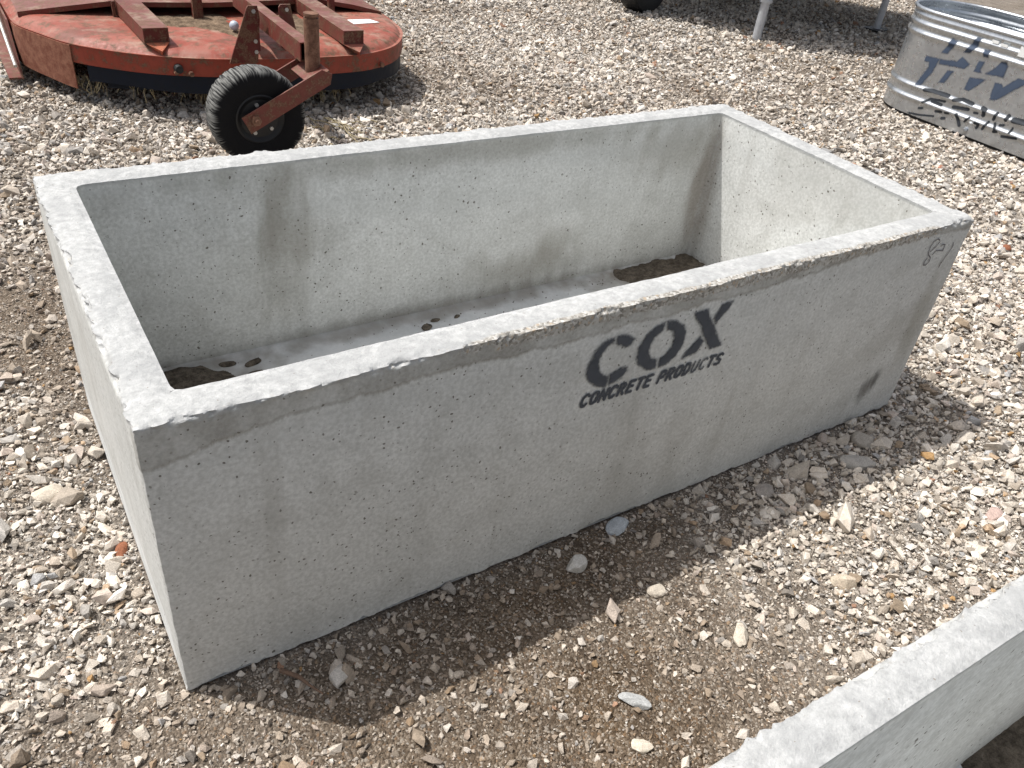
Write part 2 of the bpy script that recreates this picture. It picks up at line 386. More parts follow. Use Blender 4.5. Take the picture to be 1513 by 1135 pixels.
def mat_dirt(name, a, b, sc=40):
    m = NT(name); p = m.geo(); n = m.noise(p, sc, 6, 0.7); n2 = m.noise(p, sc*7, 3, 0.7)
    col = m.mix(m.mapr(n, 0.3, 0.7), a, b); col = m.mix(0.3, col, m.ramp(n2, [(0.35, 0.1), (0.65, 0.9)]), 'OVERLAY')
    return m.fin(col, 0.95, m.bump(m.math('ADD', n, n2), 0.8, 0.004), 0, 0.1)

M_conc1 = mat_concrete(0, True); M_conc2 = mat_concrete(4, False)
M_soil = mat_soil(); M_stone = mat_stone()

# ---------------------------------------------------------------- ground
def ground_h(x, y):
    h = 0.012*fbm(x*1.1, y*1.1, 0, 5, 3) + 0.007*fbm(x*5, y*5, 0, 9, 3) + 0.0045*fbm(x*17, y*17, 0, 19, 2)
    # flat where heavy things stand
    dx = np.maximum(np.maximum(-0.02-x, x-(L+0.02)), 0); dy = np.maximum(np.maximum(-0.02-y, y-(W+0.02)), 0)
    k = sstep(0.0, 0.35, np.hypot(dx, dy))
    dx = np.maximum(np.maximum(4.72-x, x-5.42), 0); dy = np.maximum(np.maximum(0.40-y, y-2.27), 0); k2 = sstep(0.0, 0.25, np.hypot(dx, dy))
    h = h*k - 0.009*(1-k)
    return h*k2 - 0.004*(1-k2)
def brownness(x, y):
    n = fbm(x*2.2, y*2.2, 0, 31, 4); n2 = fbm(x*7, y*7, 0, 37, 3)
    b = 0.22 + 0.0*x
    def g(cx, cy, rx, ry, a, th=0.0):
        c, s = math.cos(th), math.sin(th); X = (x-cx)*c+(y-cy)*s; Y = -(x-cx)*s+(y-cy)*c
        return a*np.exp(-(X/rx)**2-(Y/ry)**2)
    b = b + g(0.45, -0.42, 0.62, 0.28, 0.72) + g(-0.12, -0.02, 0.22, 0.15, 0.50) + g(0.75, -0.08, 0.65, 0.13, 0.45)  # last term browns the soil along the trough's shadow, deepening it
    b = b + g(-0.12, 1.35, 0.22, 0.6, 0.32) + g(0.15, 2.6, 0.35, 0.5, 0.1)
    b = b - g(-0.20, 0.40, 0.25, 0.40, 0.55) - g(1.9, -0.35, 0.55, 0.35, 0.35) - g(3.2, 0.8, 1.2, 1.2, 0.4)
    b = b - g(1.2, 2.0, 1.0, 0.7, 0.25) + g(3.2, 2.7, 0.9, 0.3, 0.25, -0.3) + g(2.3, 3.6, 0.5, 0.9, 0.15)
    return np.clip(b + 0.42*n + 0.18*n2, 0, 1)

def axis_pts(lo, hi, step, far, grow=1.22):
    a = list(np.arange(lo, hi+1e-6, step)); s = step; x = hi
    while x < far: s *= grow; x += s; a.append(x)
    s = step; x = lo; b = []
    while x > -far: s *= grow; x -= s; b.append(x)
    return np.array(b[::-1]+a)
gx = axis_pts(-0.9, 5.2, 0.014, 90); gy = axis_pts(-1.1, 4.8, 0.014, 90)
GX, GY = np.meshgrid(gx, gy); gz = ground_h(GX.ravel(), GY.ravel())
nx, ny = len(gx), len(gy); idx = np.arange(nx*ny).reshape(ny, nx)
F = np.stack([idx[:-1, :-1], idx[:-1, 1:], idx[1:, 1:], idx[1:, :-1]], -1).reshape(-1, 4)
gnd = np_mesh('ground', np.stack([GX.ravel(), GY.ravel(), gz], 1), F, M_soil, None,
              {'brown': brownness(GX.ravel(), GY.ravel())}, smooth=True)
tag(gnd, kind='structure')

# ---------------------------------------------------------------- stones
rng = np.random.default_rng(7)
def rock_template(npts, seed, flat=1.0):
    r = np.random.default_rng(seed)
    a = r.normal(size=(npts, 3)); a /= np.linalg.norm(a, axis=1)[:, None]
    b = r.uniform(-1, 1, size=(npts, 3)); b /= np.abs(b).max(1)[:, None]          # points on a box: broken, blocky stones
    k = r.uniform(0.35, 0.95); pts = (a*(1-k)*1.05+b*k*0.82)*r.uniform(0.72, 1.12, (npts, 1))
    sh = r.normal(0, 0.17, (3, 3)); np.fill_diagonal(sh, 1); pts = pts@sh
    pts /= np.abs(pts).max()
    pts *= np.array([1.12, r.uniform(0.6, 1.0), r.uniform(0.45, 0.85)])*flat
    bm = bmesh.new(); [bm.verts.new(q) for q in pts]
    res = bmesh.ops.convex_hull(bm, input=list(bm.verts))
    bmesh.ops.delete(bm, geom=[v for v in bm.verts if not v.link_faces], context='VERTS')
    bmesh.ops.triangulate(bm, faces=list(bm.faces)); bm.verts.index_update()
    bm.normal_update()
    V = np.array([v.co[:] for v in bm.verts]); Fc = np.array([[v.index for v in f.verts] for f in bm.faces])
    bm.free(); return V, Fc
LOD = {'s': [rock_template(8, 100+i) for i in range(14)], 'm': [rock_template(15, 200+i) for i in range(30)],
       'l': [rock_template(26, 300+i) for i in range(26)]}
PAL = np.array([(0.66, 0.63, 0.58), (0.60, 0.56, 0.50), (0.63, 0.59, 0.53), (0.52, 0.475, 0.415), (0.43, 0.385, 0.33), (0.45, 0.44, 0.42),
                (0.31, 0.30, 0.285), (0.74, 0.72, 0.68), (0.35, 0.285, 0.215), (0.43, 0.33, 0.235), (0.34, 0.21, 0.15), (0.55, 0.49, 0.44), (0.38, 0.39, 0.40), (0.42, 0.27, 0.13)])
PW = np.array([18, 17, 17, 12, 7, 8, 4, 9, 4, 1.6, 0.5, 7, 2, 0.3]); PW = PW/PW.sum(); PAL = PAL*np.array([0.92, 0.885, 0.85])
SOILC = np.array([0.17, 0.118, 0.073])
fwv, rtv, upv = np.array(fw), np.array(rt), np.array(up); camp = np.array([CX, CY, CZ])
def in_view(x, y, mx=0.14):
    d = np.stack([x, y, np.zeros_like(x)], 1)-camp; z = d@fwv
    u = (d@rtv)/z*FPX/1513; v = (d@upv)/z*FPX/1513
    return (z > 0.2) & (np.abs(u) < 0.5+mx) & (np.abs(v) < 0.375+mx)
def outside_boxes(x, y, r):
    a = (x > -r*0.6) & (x < L+r*0.6) & (y > -r*0.6) & (y < W+r*0.6)
    b = (y < -0.762-r*0.6)
    c = np.hypot(x-5.067, np.maximum(np.maximum(0.73-y, y-1.94), 0)) < 0.31+r*0.5
    return ~a & ~b & ~c
brn = lambda x, y: sstep(0.5, 0.1, brownness(x, y))*rng.random(len(x))**2*2.2
stoneV, stoneF, stoneC = [], [], []; nv = [0]
def scatter(n, box, rmu, rsig, rmin, rmax, lod, keep_fn, sink):
    x = rng.uniform(box[0], box[1], n); y = rng.uniform(box[2], box[3], n)
    r = np.clip(np.exp(rng.normal(math.log(rmu), rsig, n)), rmin, rmax)
    k = in_view(x, y) & outside_boxes(x, y, r) & (rng.random(n) < keep_fn(x, y)); x, y, r = x[k], y[k], r[k]; n = len(x)
    br = brownness(x, y)
    c = PAL[rng.choice(len(PAL), n, p=PW)]*rng.uniform(0.70, 1.24, (n, 1))
    dusty = (np.clip(br*1.35-0.25, 0, 0.88)*rng.uniform(0.15, 1.0, n))[:, None]
    c = c*(1-dusty)+SOILC*dusty*1.15
    z = ground_h(x, y)+r*sink*rng.uniform(-0.1, 1.5, n)+0.003*brn(x, y)
    tmpl = rng.integers(0, len(LOD[lod]), n)
    # random rotations: mostly yaw with a tilt
    yaw = rng.uniform(0, 2*np.pi, n); tx = rng.normal(0, 0.45, n); ty = rng.normal(0, 0.45, n)
    cz, sz, cx_, sx_, cy_, sy_ = np.cos(yaw), np.sin(yaw), np.cos(tx), np.sin(tx), np.cos(ty), np.sin(ty)
    Z = np.zeros(n); O = np.ones(n)
    Rz = np.stack([cz, -sz, Z, sz, cz, Z, Z, Z, O], 1).reshape(-1, 3, 3)
    Rx = np.stack([O, Z, Z, Z, cx_, -sx_, Z, sx_, cx_], 1).reshape(-1, 3, 3)
    Ry = np.stack([cy_, Z, sy_, Z, O, Z, -sy_, Z, cy_], 1).reshape(-1, 3, 3)
    R = Ry@Rx@Rz
    sc = r[:, None]*rng.uniform(0.8, 1.2, (n, 3))
    for t, (V, Fc) in enumerate(LOD[lod]):
        q = np.where(tmpl == t)[0]
        if not len(q): continue
        P = np.einsum('nij,nkj->nki', R[q], V[None]*sc[q][:, None, :])+np.stack([x[q], y[q], z[q]], 1)[:, None, :]
        stoneV.append(P.reshape(-1, 3).astype(np.float32))
        stoneF.append((Fc[None]+(nv[0]+np.arange(len(q))*len(V))[:, None, None]).reshape(-1, 3).astype(np.int32))
        stoneC.append(np.repeat(c[q], len(V), 0).astype(np.float32)); nv[0] += len(q)*len(V)
dist = lambda x, y: np.hypot(x-CX, y-CY)
near = lambda x, y: sstep(2.9, 1.9, dist(x, y))
def kb(lo): return lambda x, y: np.clip(1.1-brownness(x, y)*(1.1-lo)*1.25, lo*0.6, 1)
scatter(230000, (-0.6, 3.2, -1.0, 2.4), 0.0030, 0.28, 0.0018, 0.0050, 's', lambda x, y: near(x, y)*np.clip(1-brownness(x, y)*0.3, .3, 1), 0.4)
kB = kb(0.34); kC = kb(0.15); fn = lambda x, y: 1-0.45*sstep(2.0, 1.3, dist(x, y))
scatter(150000, (-0.7, 3.6, -1.0, 4.6), 0.0062, 0.34, 0.0035, 0.0115, 'm', kB, 0.5)
scatter(130000, (0.0, 8.5, 0.0, 7.5), 0.0088, 0.32, 0.005, 0.0145, 's', lambda x, y: kB(x, y)*sstep(2.0, 3.0, dist(x, y))*(1-0.5*sstep(5, 7, dist(x, y))), 0.6)
scatter(120000, (-0.7, 9.0, -1.0, 7.5), 0.0115, 0.34, 0.007, 0.023, 'm', lambda x, y: kC(x, y)*fn(x, y), 0.5)
scatter(12500, (-0.7, 7.5, -1.0, 6.0), 0.0165, 0.33, 0.011, 0.036, 'l', lambda x, y: kC(x, y)*fn(x, y), 0.45)
gv = np_mesh('gravel', np.concatenate(stoneV), np.concatenate(stoneF), M_stone, None, {'tone': np.concatenate(stoneC)})
tag(gv, 'pale crushed limestone gravel strewn over the whole yard', 'gravel', kind='stuff')
print('stones verts', nv[0])
del stoneV, stoneF, stoneC

# individual larger stones
def rock(x, y, r, sc, rot, tone, label, seed, group='larger stones lying loose on the gravel', name='rock', z=None):
    bm = bmesh.new(); bmesh.ops.create_icosphere(bm, subdivisions=3, radius=1.0)
    V = np.array([v.co[:] for v in bm.verts]); rr = np.random.default_rng(seed)
    # chop with random planes for an angular, broken stone
    for _ in range(11):
        n = rr.normal(size=3); n /= np.linalg.norm(n); d = rr.uniform(0.62, 0.85)
        t = V@n; V = V-np.maximum(t-d, 0)[:, None]*n
    V = V*(1+0.05*fbm(V[:, 0]*2.5, V[:, 1]*2.5, V[:, 2]*2.5, seed, 3))[:, None]
    V = V*np.array(sc)*r
    for v, q in zip(bm.verts, V): v.co = q
    mat = bpy.data.materials.get('stone')
    zz = float(ground_h(np.array([x]), np.array([y]))[0])+(r*sc[2]*0.38 if z is None else z)
    me = bpy.data.meshes.new(name); bm.to_mesh(me); bm.free(); me.materials.append(mat)
    me.polygons.foreach_set('use_smooth', [True]*len(me.polygons)); me.set_sharp_from_angle(angle=rad(24))
    a = me.attributes.new('tone', 'FLOAT_COLOR', 'POINT'); a.data.foreach_set('color', list((*tone, 1))*len(me.vertices))
    o = link(bpy.data.objects.new(name, me)); o.location = (x, y, zz); o.rotation_euler = (rr.uniform(-.15, .15), rr.uniform(-.15, .15), rot)
    return tag(o, label, 'rock', group)
WH, GR, BL, CRM, RED, PNK = (0.56, 0.54, 0.50), (0.38, 0.36, 0.33), (0.42, 0.45, 0.475), (0.52, 0.46, 0.38), (0.24, 0.095, 0.05), (0.44, 0.33, 0.29)
rock(0.805, -0.080, 0.030, (1.0, .78, .62), 0.5, WH, 'rounded off-white rock in the shadow in front of the trough, below its lettering', 1)
rock(0.965, -0.028, 0.033, (1.1, .7, .5), 0.1, BL, 'bluish pale rock touching the bottom edge of the trough front', 2)
rock(1.700, -0.138, 0.056, (1.1, .5, .36), -0.45, GR, 'long flat grey rock in the shadow near the right corner of the trough', 3)
rock(1.790, -0.082, 0.038, (1.0, .85, .62), 0.7, (0.36, 0.33, 0.29), 'chunky brown-grey rock just behind the long flat one by the trough corner', 4)
rock(0.245, -0.098, 0.026, (1.0, .8, .6), 0.9, (0.5, 0.47, 0.43), 'pale angular rock in the shadow near the front left corner of the trough', 5)
rock(1.382, -0.100, 0.030, (1.05, .8, .5), 0.2, (0.34, 0.31, 0.28), 'grey-brown rock in the shadow of the trough beneath the dark scuff', 6)
rock(-0.030, 0.387, 0.022, (1.25, .62, .5), 1.25, RED, 'orange-red brick chip lying left of the trough', 7, 'red brick chips in the gravel')
rock(3.506, 0.514, 0.030, (1, .8, .6), 0.4, RED, 'red brick chip on the gravel beyond the right end of the trough', 8, 'red brick chips in the gravel')
rock(4.129, 1.25, 0.026, (1.2, .6, .5), 0.2, (0.36, 0.16, 0.10), 'small faded red chip on the gravel halfway to the metal tank', 9, 'red brick chips in the gravel')
rock(1.843, -0.442, 0.030, (1.1, .75, .55), 0.3, PNK, 'pinkish rock on the sunlit gravel behind the nearer trough', 10)
rock(0.995, -0.395, 0.028, (1.1, .7, .6), 0.9, CRM, 'large cream rock on the brown gravel between the two troughs', 11)
rock(0.655, -0.485, 0.022, (1.0, .75, .45), -0.6, (0.58, 0.52, 0.43), 'cream wedge-shaped rock closest to the left end of the nearer trough rim', 12)
rock(0.700, -0.408, 0.026, (1.25, .6, .45), -0.9, (0.38, 0.385, 0.38), 'grey-blue oblong rock just behind the cream wedge-shaped one', 13)
rock(0.915, -0.222, 0.022, (1, .75, .6), -0.3, CRM, 'cream rock right at the edge of the trough shadow', 14)
rock(1.32, -0.40, 0.034, (1.15, .7, .5), -0.2, (0.55, 0.47, 0.37), 'tan flat rock lying close behind the nearer trough rim', 15)
rock(-0.135, 0.62, 0.036, (1.15, .8, .5), 0.1, CRM, 'broad cream rock on the pale gravel left of the trough', 16)

# ---------------------------------------------------------------- concrete troughs
def lin(a, b, n): return np.linspace(a, b, n)
def edge_spaced(a, b, fine, coarse, margin):
    d = abs(b-a); k = max(2, int(margin/fine)); m_ = max(2, int((d-2*margin)/coarse))
    s = np.concatenate([np.linspace(0, margin, k, endpoint=False), np.linspace(margin, d-margin, m_, endpoint=False), np.linspace(d-margin, d, k+1)])
    return a+np.sign(b-a)*s
def make_trough(name, mat, seed, rough=1.0, xfine=0.0045, T=T):
    Vs, Fs = [], []; off = [0]
    def quad(P00, P10, P01, su, sv):
        """grid patch: P00 + u*(P10-P00) + v*(P01-P00) with parameter lists su, sv in 0..1"""
        P00, P10, P01 = map(np.array, (P00, P10, P01)); U, V = np.meshgrid(su, sv)
        P = P00+U[..., None]*(P10-P00)+V[..., None]*(P01-P00)
        n, m_ = len(su), len(sv); ii = np.arange(n*m_).reshape(m_, n)+off[0]
        Vs.append(P.reshape(-1, 3)); off[0] += n*m_
        Fs.append(np.stack([ii[:-1, :-1], ii[:-1, 1:], ii[1:, 1:], ii[1:, :-1]], -1).reshape(-1, 4))
    ux = np.linspace(0, 1, int(L/xfine)); uy = np.linspace(0, 1, int(W/0.007))
    rimx = T/L; rimy = T/W
    uxo = np.unique(np.concatenate([ux, [rimx, 1-rimx]])); uyo = np.unique(np.concatenate([uy, [rimy, 1-rimy]]))
    uxi = uxo[(uxo >= rimx-1e-9) & (uxo <= 1-rimx+1e-9)]; uyi = uyo[(uyo >= rimy-1e-9) & (uyo <= 1-rimy+1e-9)]
    sxi = (uxi-rimx)/(1-2*rimx); syi = (uyi-rimy)/(1-2*rimy)
    sz = 1-np.concatenate([[0, .0045, .009, .014, .02, .028, .038, .05], np.linspace(.065, .97, 42), [.98, .99, 1]])[::-1]
    szi = 1-np.concatenate([[0, .006, .012, .02, .035], np.linspace(.06, 1, 30)])[::-1]
    # outside walls
    quad((0, 0, 0), (L, 0, 0), (0, 0, H), uxo, sz)
    quad((L, W, 0), (0, W, 0), (L, W, H), 1-uxo[::-1], sz)
    quad((0, W, 0), (0, 0, 0), (0, W, H), 1-uyo[::-1], sz)
    quad((L, 0, 0), (L, W, 0), (L, 0, H), uyo, sz)
    # rim
    sr = np.linspace(0, 1, 14)
    quad((0, 0, H), (L, 0, H), (0, T, H), uxo, sr)
    quad((0, W-T, H), (L, W-T, H), (0, W, H), uxo, sr)
    quad((0, T, H), (T, T, H), (0, W-T, H), sr, syi)
    quad((L-T, T, H), (L, T, H), (L-T, W-T, H), sr, syi)
    # inner walls, floor
    b = 0.0
    quad((L-T, T, FL), (T, T, FL), (L-T, T, H), 1-sxi[::-1], szi)
    quad((T, W-T, FL), (L-T, W-T, FL), (T, W-T, H), sxi, szi)
    quad((T, T, FL), (T, W-T, FL), (T, T, H), syi, szi)
    quad((L-T, W-T, FL), (L-T, T, FL), (L-T, W-T, H), 1-syi[::-1], szi)
    quad((T, T, FL), (L-T, T, FL), (T, W-T, FL), sxi, syi)
    quad((0, W, 0), (L, W, 0), (0, 0, 0), np.array([0, 1]), np.array([0, 1]))
    P = np.concatenate(Vs); x, y, z = P.T
    # distances to the outer and inner top edges
    do = np.minimum(np.minimum(x, L-x), np.minimum(y, W-y)); din = np.maximum(np.maximum(T-x, x-(L-T)), np.maximum(T-y, y-(W-T)))
    top = sstep(H-0.045, H, z)
    lip = np.exp(-(np.hypot(do, (H-z))/0.009)**2)
    inl = np.exp(-(np.hypot(din, (H-z))/0.012)**2)*(do > T*0.5)
    s = seed*11.3
    n1 = fbm(x*28+s, y*28, z*28, 3+seed, 4); n2 = fbm(x*95+s, y*95, z*95, 8+seed, 3); n0 = fbm(x*5+s, y*5, z*5, 12+seed, 3)
    nlx = -np.sign(x-L/2)*(np.minimum(x, L-x) < 0.03); nly = -np.sign(y-W/2)*(np.minimum(y, W-y) < 0.03)
    amp = lip*rough*(0.0055+0.0050*np.clip(n0+0.3, 0, 1))
    push = amp*(0.45+1.1*n1+1.1*n2+0.8*n0)
    P2 = P.copy()
    P2[:, 0] += nlx*push; P2[:, 1] += nly*push; P2[:, 2] -= 0.75*amp*(0.6+0.9*n2+0.6*n1)
    # rim surface: trowelled, slightly wavy; inner lip rounded with a little bead
    rimk = sstep(H-0.004, H-0.0005, z)
    P2[:, 2] += rimk*(0.0022*n0+0.0011*n1+0.0006*n2)
    P2[:, 2] -= inl*0.0042
    # walls gently out of true
    wall = (z > 0.003)
    P2[:, 1] += wall*0.0016*fbm(x*1.5+s, z*2.0, 0, 21+seed, 2); P2[:, 0] += wall*0.0016*fbm(y*1.5+s, z*2.0, 0, 23+seed, 2)
    # vertical outer corners slightly chipped
    cor = np.exp(-((np.hypot(np.minimum(x, L-x), np.minimum(y, W-y)))/0.006)**2)*wall
    P2[:, 0] += nlx*cor*0.003*(0.7+0.6*n1); P2[:, 1] += nly*cor*0.003*(0.7+0.6*n1)
    # ragged bottom edge
    bot = np.exp(-(z/0.007)**2)*(do < 0.002); P2[:, 2] += bot*0.010*np.clip(n1+0.5*n2+0.6*n0, -0.3, 1)
    # rounded inner vertical corners and floor cove
    cxm = np.minimum(np.abs(x-T), np.abs(x-(L-T))); cym = np.minimum(np.abs(y-T), np.abs(y-(W-T))); inside = (din <= 1e-6)
    k = inside*np.exp(-((cxm+cym)/0.010)**2)*0.004
    P2[:, 0] -= np.sign(x-L/2)*k; P2[:, 1] -= np.sign(y-W/2)*k
    kf = inside*np.exp(-(((z-FL)+np.minimum(cxm, cym))/0.02)**2)*0.008
    P2[:, 2] += kf*(z < FL+0.03)
    frontk = np.exp(-(y/0.02)**2)
    chip = np.exp(-(np.hypot(do, np.maximum(H-z, 0)*0.55)/0.013)**2)*(0.20+0.95*np.clip(frontk+0.15*n0, 0, 1)*sstep(-0.45, 0.15, 0.5*n0+0.35*n1+0.9*sstep(0.35, 0.8, x)*sstep(1.95, 1.75, x)-0.45)) * (do < 0.03)
    V = P2
    # weld
    key = np.round(P*1e5).astype(np.int64); _, first, inv = np.unique(key, axis=0, return_index=True, return_inverse=True)
    inv = inv.reshape(-1)
    o = np_mesh(name, V[first], inv[np.concatenate(Fs)], mat, None, {'chip': chip[first]}, smooth=True)
    o.data.set_sharp_from_angle(angle=rad(40))
    return o
tr1 = make_trough('concrete_trough', M_conc1, 0)
tag(tr1, 'large pale grey concrete trough with stencilled lettering on its front, standing whole in the middle', 'trough', 'rectangular concrete troughs')
TR2Y = -0.7300
tr2 = make_trough('concrete_trough', M_conc2, 3, 1.15, 0.0045, 0.057)
tr2.location = (-0.10, TR2Y-W, -0.002); tr2.rotation_euler = (0, 0, -0.0175)
tag(tr2, 'nearer concrete trough in the bottom right corner, only partly in view', 'trough', 'rectangular concrete troughs')

# ---------------------------------------------------------------- lettering
COX= [[(0.8513, 0.5321), (0.8304, 0.5279), (0.8108, 0.511), (0.8, 0.4861), (0.8001, 0.4634), (0.81, 0.4432), (0.8316, 0.4251), (0.8546, 0.4167), (0.8568, 0.4412), (0.842, 0.447), (0.8301, 0.4605), (0.8256, 0.4818), (0.8299, 0.5031), (0.8416, 0.5167), (0.8528, 0.5193)], [(0.8613, 0.5337), (0.8796, 0.5318), (0.906, 0.5168), (0.8983, 0.5047), (0.8855, 0.501), (0.8757, 0.5106), (0.8633, 0.5124), (0.8593, 0.5232)], [(0.8622, 0.444), (0.8894, 0.4524), (0.904, 0.4497), (0.905, 0.4391), (0.892, 0.4279), (0.8643, 0.4212)], [(0.9802, 0.5363), (0.9565, 0.5308), (0.9358, 0.5148), (0.9237, 0.4894), (0.9249, 0.4659), (0.9344, 0.4471), (0.9581, 0.4299), (0.9818, 0.4262), (0.9813, 0.446), (0.9647, 0.4535), (0.9548, 0.4666), (0.9524, 0.4876), (0.9601, 0.5058), (0.9789, 0.5182)], [(0.9862, 0.5377), (1.0099, 0.5334), (1.0348, 0.5159), (1.046, 0.4957), (1.0458, 0.4691), (1.0337, 0.4422), (1.0109, 0.4287), (0.9916, 0.4265), (0.9893, 0.4468), (1.0038, 0.4533), (1.0161, 0.4679), (1.0175, 0.4912), (1.0076, 0.5082), (0.9906, 0.5167)], [(1.0608, 0.5384), (1.0942, 0.5393), (1.1672, 0.4344), (1.1351, 0.4335)], [(1.1345, 0.5417), (1.1635, 0.5439), (1.157, 0.5278), (1.1305, 0.4986), (1.1184, 0.5133)], [(1.0933, 0.4749), (1.1071, 0.4593), (1.0941, 0.4351), (1.0592, 0.4307), (1.0666, 0.4455)]]
SCR= [[(1.8827, 0.5604), (1.8705, 0.5664), (1.8585, 0.5607), (1.8517, 0.5501), (1.8536, 0.5326), (1.8597, 0.5236), (1.874, 0.5142), (1.8765, 0.5016), (1.8675, 0.4939), (1.856, 0.4961), (1.8534, 0.506), (1.8613, 0.5153)], [(1.8616, 0.5325), (1.8778, 0.5442), (1.8858, 0.5559)], [(1.877, 0.5217), (1.8872, 0.5306), (1.9199, 0.5247), (1.9176, 0.5425), (1.906, 0.5445), (1.9009, 0.5401)], [(1.9535, 0.5416), (1.96, 0.5297), (1.9501, 0.5083), (1.9358, 0.478)]]
TP= [[(1.8201, 0.4752), (1.7831, 0.4701), (1.7867, 0.4488), (1.8152, 0.3912), (1.8523, 0.3873), (1.8289, 0.4349)], [(1.6805, 0.5163), (1.6516, 0.518), (1.6601, 0.4674), (1.6881, 0.4283), (1.7236, 0.4246), (1.7006, 0.4683)], [(1.6142, 0.4681), (1.5771, 0.4723), (1.5754, 0.4357), (1.6056, 0.4304)], [(1.9619, 0.3182), (1.9314, 0.3479), (1.8467, 0.3528), (1.8532, 0.3208), (1.8612, 0.2759), (1.9009, 0.1866), (1.9365, 0.1822), (1.8971, 0.2902), (1.9033, 0.3191)], [(1.8467, 0.3528), (1.742, 0.3697), (1.7215, 0.3989), (1.6632, 0.3768), (1.6819, 0.345), (1.7479, 0.3383), (1.8418, 0.3271)], [(1.7724, 0.3085), (1.7373, 0.3161), (1.7659, 0.2423), (1.8011, 0.2331)], [(1.6191, 0.4036), (1.5858, 0.4099), (1.5933, 0.3643), (1.5771, 0.3514), (1.6249, 0.3465)], [(1.5584, 0.3538), (1.5269, 0.3831), (1.4945, 0.4351), (1.4653, 0.4404), (1.4527, 0.4213), (1.4517, 0.3616), (1.4876, 0.3627), (1.5328, 0.3554)], [(1.6319, 0.3119), (1.5418, 0.3265), (1.5796, 0.2739), (1.6063, 0.2448), (1.637, 0.2445)], [(1.4827, 0.3264), (1.4464, 0.3314), (1.4293, 0.3162), (1.3734, 0.3816), (1.3405, 0.3828), (1.3044, 0.3793), (1.3678, 0.3204), (1.4341, 0.2473), (1.471, 0.2357), (1.4801, 0.2744)]]
TS= [([(1.8612, 0.1734), (1.8102, 0.1826), (1.7073, 0.1863)], 0.0128), ([(1.8446, 0.1057), (1.8069, 0.1366), (1.715, 0.1498)], 0.0077), ([(1.7922, 0.1286), (1.7292, 0.1265)], 0.0102), ([(1.6662, 0.1744), (1.6159, 0.1933), (1.5521, 0.1891)], 0.0113), ([(1.6557, 0.1375), (1.6135, 0.1449), (1.5647, 0.1514)], 0.0102), ([(1.4864, 0.1858), (1.4682, 0.1827), (1.4698, 0.1518)], 0.0128), ([(1.5245, 0.1461), (1.5056, 0.1492)], 0.0072), ([(1.3968, 0.1849), (1.4053, 0.1489)], 0.0102), ([(1.3321, 0.1912), (1.337, 0.1688)], 0.0128), ([(1.2947, 0.1799), (1.2148, 0.1891)], 0.0179), ([(1.8565, 0.0666), (1.8368, 0.0729)], 0.0082), ([(1.7485, 0.0824), (1.7124, 0.0909)], 0.0082), ([(1.6879, 0.0926), (1.6649, 0.097)], 0.0072), ([(1.6968, 0.058), (1.6812, 0.0632)], 0.0092), ([(1.6163, 0.1067), (1.5783, 0.0567)], 0.0113), ([(1.5365, 0.1144), (1.5573, 0.0858)], 0.0072), ([(1.4942, 0.0977), (1.4712, 0.0993), (1.4767, 0.0758)], 0.0092), ([(1.4245, 0.1273), (1.4422, 0.0814)], 0.0082), ([(1.3866, 0.131), (1.3687, 0.0945)], 0.0082), ([(1.3758, 0.089), (1.359, 0.0948)], 0.0092), ([(1.3576, 0.1318), (1.3381, 0.1384)], 0.0072), ([(1.2838, 0.1389), (1.2899, 0.1127)], 0.0072), ([(1.3223, 0.0802), (1.2784, 0.0895), (1.2406, 0.0969)], 0.0082), ([(1.5435, 0.0498), (1.5246, 0.0468)], 0.0082), ([(1.9047, 0.0217), (1.8298, 0.0333), (1.7495, 0.0533)], 0.0061)]

def sd_poly(px, py, poly):
    poly = np.array(poly); d = np.full(px.shape, 1e9); s = np.zeros(px.shape, bool); n = len(poly)
    for i in range(n):
        a, b = poly[i], poly[(i+1) % n]; e = b-a; wx, wy = px-a[0], py-a[1]
        t = np.clip((wx*e[0]+wy*e[1])/(e@e+1e-12), 0, 1); d = np.minimum(d, np.hypot(wx-e[0]*t, wy-e[1]*t))
        c = ((a[1] > py) != (b[1] > py)) & (px < (b[0]-a[0])*(py-a[1])/(b[1]-a[1]+1e-12)+a[0]); s ^= c
    return np.where(s, -d, d)
def sd_line(px, py, pts, hw):
    d = np.full(px.shape, 1e9)
    for a, b in zip(pts[:-1], pts[1:]):
        ex, ey = b[0]-a[0], b[1]-a[1]; wx, wy = px-a[0], py-a[1]
        t = np.clip((wx*ex+wy*ey)/(ex*ex+ey*ey+1e-12), 0, 1); d = np.minimum(d, np.hypot(wx-ex*t, wy-ey*t))
    return d-hw
def ink_sheet(name, mat, parent, u0, u1, v0, v1, step, sdf, soft, place, loc_off=(0, 0, 0), amp=1.0):
    us = np.arange(u0, u1, step); vs = np.arange(v0, v1, step); U, V = np.meshgrid(us, vs)
    sd = sdf(U, V); ink = np.clip(0.5-sd/(2*soft), 0, 1)
    if callable(amp): ink = ink*amp(U, V)
    ii = np.arange(U.size).reshape(U.shape)
    F = np.stack([ii[:-1, :-1], ii[:-1, 1:], ii[1:, 1:], ii[1:, :-1]], -1).reshape(-1, 4)
    fk = ink.ravel()[F].max(1) > 0.02; F = F[fk]
    used = np.unique(F); rem = -np.ones(U.size, int); rem[used] = np.arange(len(used))
    P = place(U.ravel()[used], V.ravel()[used])
    return np_mesh(name, P, rem[F], mat, parent, {'ink': ink.ravel()[used]}, smooth=True)
M_ink = mat_paint_dec('black_stencil_paint', (0.042, 0.047, 0.056), 0.80)
M_pen = mat_paint_dec('pencil_mark', (0.08, 0.075, 0.08), 0.35, 300)
front_place = lambda u, v: np.stack([u, -0.0022+0.0016*fbm(u*1.5, v*2.0, 0, 21, 2), v], 1)
